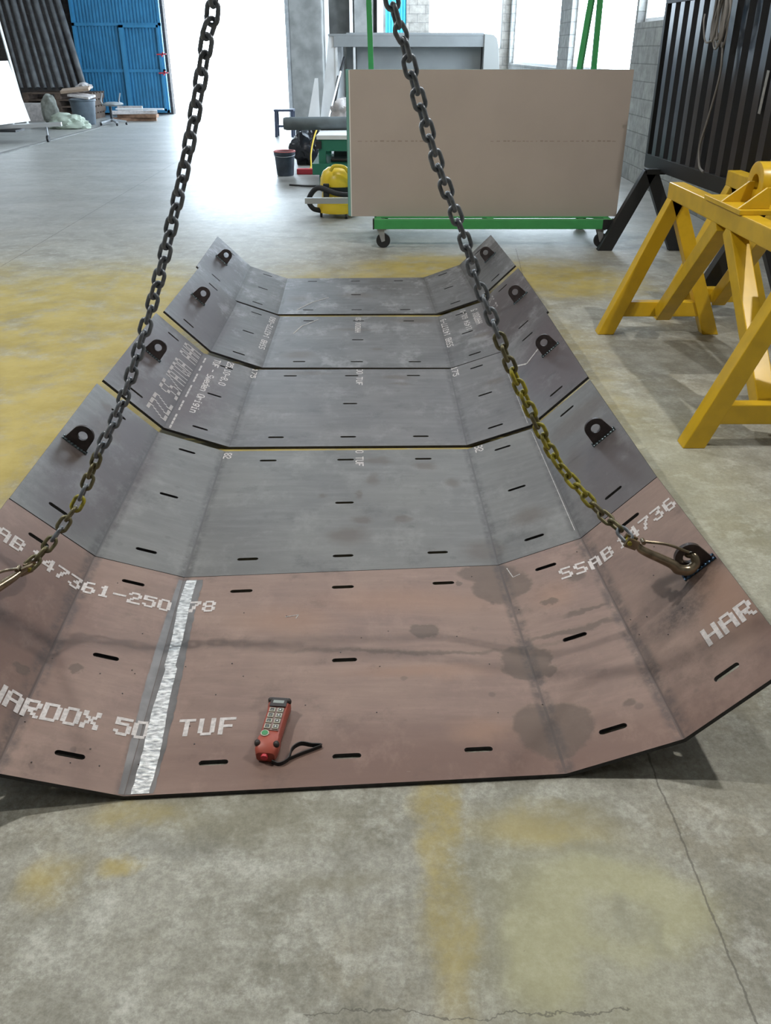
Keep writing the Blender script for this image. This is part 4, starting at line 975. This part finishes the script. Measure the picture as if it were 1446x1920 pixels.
o = MB().box((-1.26, 12.95, 0), (-.92, 13.05, .075)).build('red_box', M['red'], bevel=.01); tag(o, 'low red plastic strip on the floor between bucket and workbench', 'box')
o = MB().tube(smooth_path([(-.98, 14.0, .60), (-1.05, 13.8, .45), (-1.10, 13.6, .22), (-1.10, 13.5, .04), (-1.14, 13.45, .012)], 5), .012, 8).build('air_hose', M['vyellow'], smooth=True); tag(o, 'thin yellow hose hanging down in front of the black garbage bag', 'hose')
o = MB().tube(smooth_path([(-1.25, 11.8, .012), (-1.0, 11.7, .012), (-.75, 11.72, .012), (-.5, 11.8, .012)], 5), .011, 8).build('floor_cable', M['rubber'], smooth=True); tag(o, 'thin dark cable lying on the floor in front of the workbench', 'cable')
st = thing('stool', (-2.08, 19.1, 0), 'small dark stool standing in the bright doorway at the concrete column', 'stool')
MB().box((-2.25, 18.9, .47), (-1.85, 19.3, .51)).build('seat', M['dstool'], st, bevel=.01)
for x in (-2.24, -1.91):
    for y in (18.92, 19.24): MB().bar((x + .03, y, .47), (x + .02, y, 0), .05, .05).build('leg', M['dstool'], st)
MB().box((-2.22, 18.93, .18), (-1.88, 18.97, .22)).build('stretcher', M['dstool'], st)
# vacuum cleaner
vc = thing('vacuum_cleaner', (-.50, 9.45, 0), 'yellow and black tub vacuum cleaner half hidden by the left end of the boards', 'vacuum cleaner')
c = (-.50, 9.5, 0)
MB().lathe(c, [(.001, .05), (.215, .05), (.225, .09), (.22, .15), (.175, .17), (.165, .26), (.001, .26)]).build('tub', M['vyellow'], vc, smooth=True)
MB().lathe(c, [(.001, .26), (.19, .26), (.192, .31), (.001, .31)]).build('band', M['blackm'], vc, smooth=True)
MB().lathe(c, [(.001, .31), (.185, .31), (.18, .38), (.15, .45), (.10, .485), (.001, .49)]).build('motor_head', M['vyellow'], vc, smooth=True)
MB().box((-.64, 9.28, .22), (-.58, 9.32, .35)).build('clip', M['blackm'], vc, bevel=.008)
MB().tube(smooth_path([(-.56, 9.30, .475), (-.52, 9.28, .52), (-.42, 9.28, .51), (-.38, 9.30, .46)], 5), .018, 10).build('handle', M['vyellow'], vc, smooth=True)
MB().tube(smooth_path([(-.36, 9.28, .24), (-.50, 9.25, .26), (-.66, 9.28, .31), (-.74, 9.32, .28), (-.80, 9.36, .18), (-.76, 9.36, .10), (-.68, 9.40, .07)], 6), .026, 12).build('hose', M['rubber'], vc, smooth=True)
for a in (.4, 1.9, 3.5, 5.2):
    p = Vector((-.50 + .19 * math.cos(a), 9.5 + .19 * math.sin(a), 0)); MB().cyl(p + Vector((-.012, 0, .03)), p + Vector((.012, 0, .03)), .03, 14).build('castor', M['rubber'], vc, smooth=True)

# ------------------------------------------------------------------ far left corner
o = MB().prism([(-7.6, 16.2, .31), (-6.92, 18.25, .345), (-7.22, 18.45, 1.38), (-7.9, 16.4, 1.345)], (-.02, .005, .0)).build('propped_board', M['white9']); tag(o, 'large bright white board propped up at the left picture edge', 'board')
tr = thing('transport_trolley', (-7.1, 17.8, 0), 'low trolley with a long pale beam under the white panel', 'trolley')
MB().bar((-8.0, 17.55, .25), (-6.22, 17.95, .31), .14, .07).build('beam', M['alu'], tr, bevel=.004)
MB().box((-7.6, 17.5, .20), (-6.95, 17.95, .235)).build('deck', M['blackm'], tr)
for x, y in ((-7.45, 17.75), (-6.50, 17.88)):
    k_ = MB().bar((x, y, .26), (x, y, .10), .03, .03).build('castor', M['galv'], tr); MB().cyl((x - .02, y, .06), (x + .02, y, .06), .06, 16).build('wheel', M['rubber'], k_, smooth=True)
rk = thing('upright_frame', (-9.5, 21.5, 0), 'thin white metal frame standing behind the white panel', 'frame')
mb = MB(); mb.bar((-8.22, 21.5, 0), (-8.70, 21.9, 2.9), .05, .04); mb.bar((-8.67, 21.86, 2.45), (-10.2, 21.86, 2.45), .05, .04); mb.bar((-9.6, 21.5, 0), (-10.2, 21.9, 2.9), .05, .04); mb.bar((-8.70, 21.9, 2.88), (-10.2, 21.9, 2.88), .05, .04)
mb.build('frame_tube', M['white'], rk)
o = MB().bar((-8.75, 22.0, 0.0), (-9.55, 22.4, 1.95), .05, .04).build('white_batten', M['white']); tag(o, 'white batten leaning inside the thin white frame', 'batten')
tb = None
for i in range(9):
    x0 = -9.3 + i * .20; lean = -.85 + .03 * random.uniform(-1, 1)
    t_ = MB().tube([(x0, 24.35, .70), (x0 - .85 - .02 * i, 25.75, 3.9)], .045 + .014 * (i % 3), 12).build('wrapped_tube', M['tube'], smooth=True)
    tag(t_, ['leftmost of the', 'second from the left of the', 'third from the left of the', 'fourth from the left of the', 'middle one of the', 'fourth from the right of the', 'third from the right of the', 'second from the right of the', 'rightmost of the'][i] + ' long grey wrapped tubes leaning on the dark back wall', 'tube', 'tubes leaning on the back wall')
# wooden crates / pallets
for i in range(4):
    p = thing('pallet', (-8.5, 24.6, .155 * i), ['lowest', 'second lowest', 'second highest', 'topmost'][i] + ' dark wooden pallet of the stack under the wrapped tubes', 'pallet', 'stacked pallets')
    z = .155 * i; xx = -9.2 + .04 * (i % 2)
    for k in range(5): MB().box((xx, 23.95 + k * .24, z + .12), (xx + 1.75, 23.95 + k * .24 + .12, z + .15)).build('deck_board', M['wood'], p)
    for k in range(3): MB().box((xx + k * .80, 23.95, z), (xx + k * .80 + .14, 25.0, z + .12)).build('block_bearer', M['wood'], p)
o = MB().blob((-7.62, 24.05, .74), (.18, .14, .09), .35, 3, 4, flat=.62).build('crumpled_paper', M['rag'], smooth=True); tag(o, 'small pale crumpled bundle on top of the dark pallets', 'paper')
o = MB().box((-9.25, 23.3, 0), (-8.45, 23.7, .40)).build('white_box', M['rag'], bevel=.01); tag(o, 'pale box on the floor left of the grey green sack', 'box')
o = MB().blob((-8.05, 22.6, .30), (.20, .18, .34), .12, 4, 6, flat=0).build('sack', M['sack'], smooth=True); tag(o, 'upright rounded grey green sack beside the pale box', 'sack')
o = MB().blob((-7.15, 21.1, .12), (.42, .30, .20), .25, 4, 9, flat=0).build('floor_bag', M['palebag'], smooth=True); tag(o, 'slumped pale green bag lying in front of the grey bin', 'bag')
bn = thing('waste_bin', (-6.85, 22.6, 0), 'round dark grey bin with folded cardboard sticking out of the top', 'bin')
MB().lathe((-7.15, 22.3, 0), [(.001, .002), (.24, .002), (.29, .50), (.31, .51), (.31, .55), (.27, .55), (.23, .03), (.001, .03)]).build('body', M['binblue'], bn, smooth=True)
o = MB().frame((-7.25, 22.25, .745), Vector((.32, .05, .03)), Vector((-.04, .22, .02)), Vector((0, -.02, .03))).build('folded_cardboard', M['card'], bevel=.01); tag(o, 'folded pale cardboard lying on top of the dark grey bin', 'cardboard')
o = MB().frame((-7.10, 22.15, .625), Vector((.26, -.05, -.03)), Vector((.04, .16, .02)), Vector((0, 0, .025))).build('folded_cardboard', M['rag'], bevel=.01); tag(o, 'pale flap of card under the folded cardboard on the bin', 'cardboard')
ch = thing('office_chair', (-6.45, 22.1, 0), 'backless swivel office chair with a star base in front of the blue gate', 'chair')
MB().cyl((-6.45, 22.1, .08), (-6.45, 22.1, .42), .03, 12).build('column', M['blackm'], ch, smooth=True)
MB().blob((-6.38, 22.1, .45), (.24, .22, .05), .1, 3, 2).build('seat', M['offwhite'], ch, smooth=True)
for k in range(5):
    a = 2 * PI * k / 5 + .3; e = Vector((-6.45 + .32 * math.cos(a), 22.1 + .32 * math.sin(a), .07)); l_ = MB().bar((-6.45, 22.1, .12), e, .05, .04).build('leg', M['galv'], ch); MB().cyl(e + Vector((-.02, 0, -.04)), e + Vector((.02, 0, -.04)), .03, 10).build('castor', M['blackm'], l_)
for x in (-6.62, -6.20): MB().tube([(x, 22.1, .42), (x - .03, 22.1, .52), (x + .02, 22.1, .68)], .016, 8).build('armrest_post', M['galv'], ch, smooth=True)
for i, (x, y, z, l_, a, m_, lab) in enumerate([(-6.30, 23.5, .04, 1.1, .15, 'pinewood', 'lowest brown plank of the timber pile by the blue gate'), (-6.18, 23.45, .12, 1.0, -.1, 'pinewood', 'second brown plank of the timber pile by the blue gate'), (-6.25, 23.42, .20, 1.1, .22, 'rag', 'pale plank across the timber pile by the blue gate'), (-6.1, 23.38, .275, 1.2, -.06, 'white', 'long white lath on top of the timber pile by the blue gate')]):
    d_ = Vector((math.cos(a), math.sin(a), 0)); o = MB().bar(Vector((x, y, z)) - d_ * l_ / 2, Vector((x, y, z)) + d_ * l_ / 2, .20 if i < 3 else .08, .075 if i < 3 else .03).build('timber_plank', M[m_]); tag(o, lab, 'plank', 'timber pile')
o = MB().box((-7.0, 24.6, 0), (-6.35, 24.65, .28)).build('pale_sheet', M['rag']); tag(o, 'pale sheet standing behind the timber pile', 'sheet')
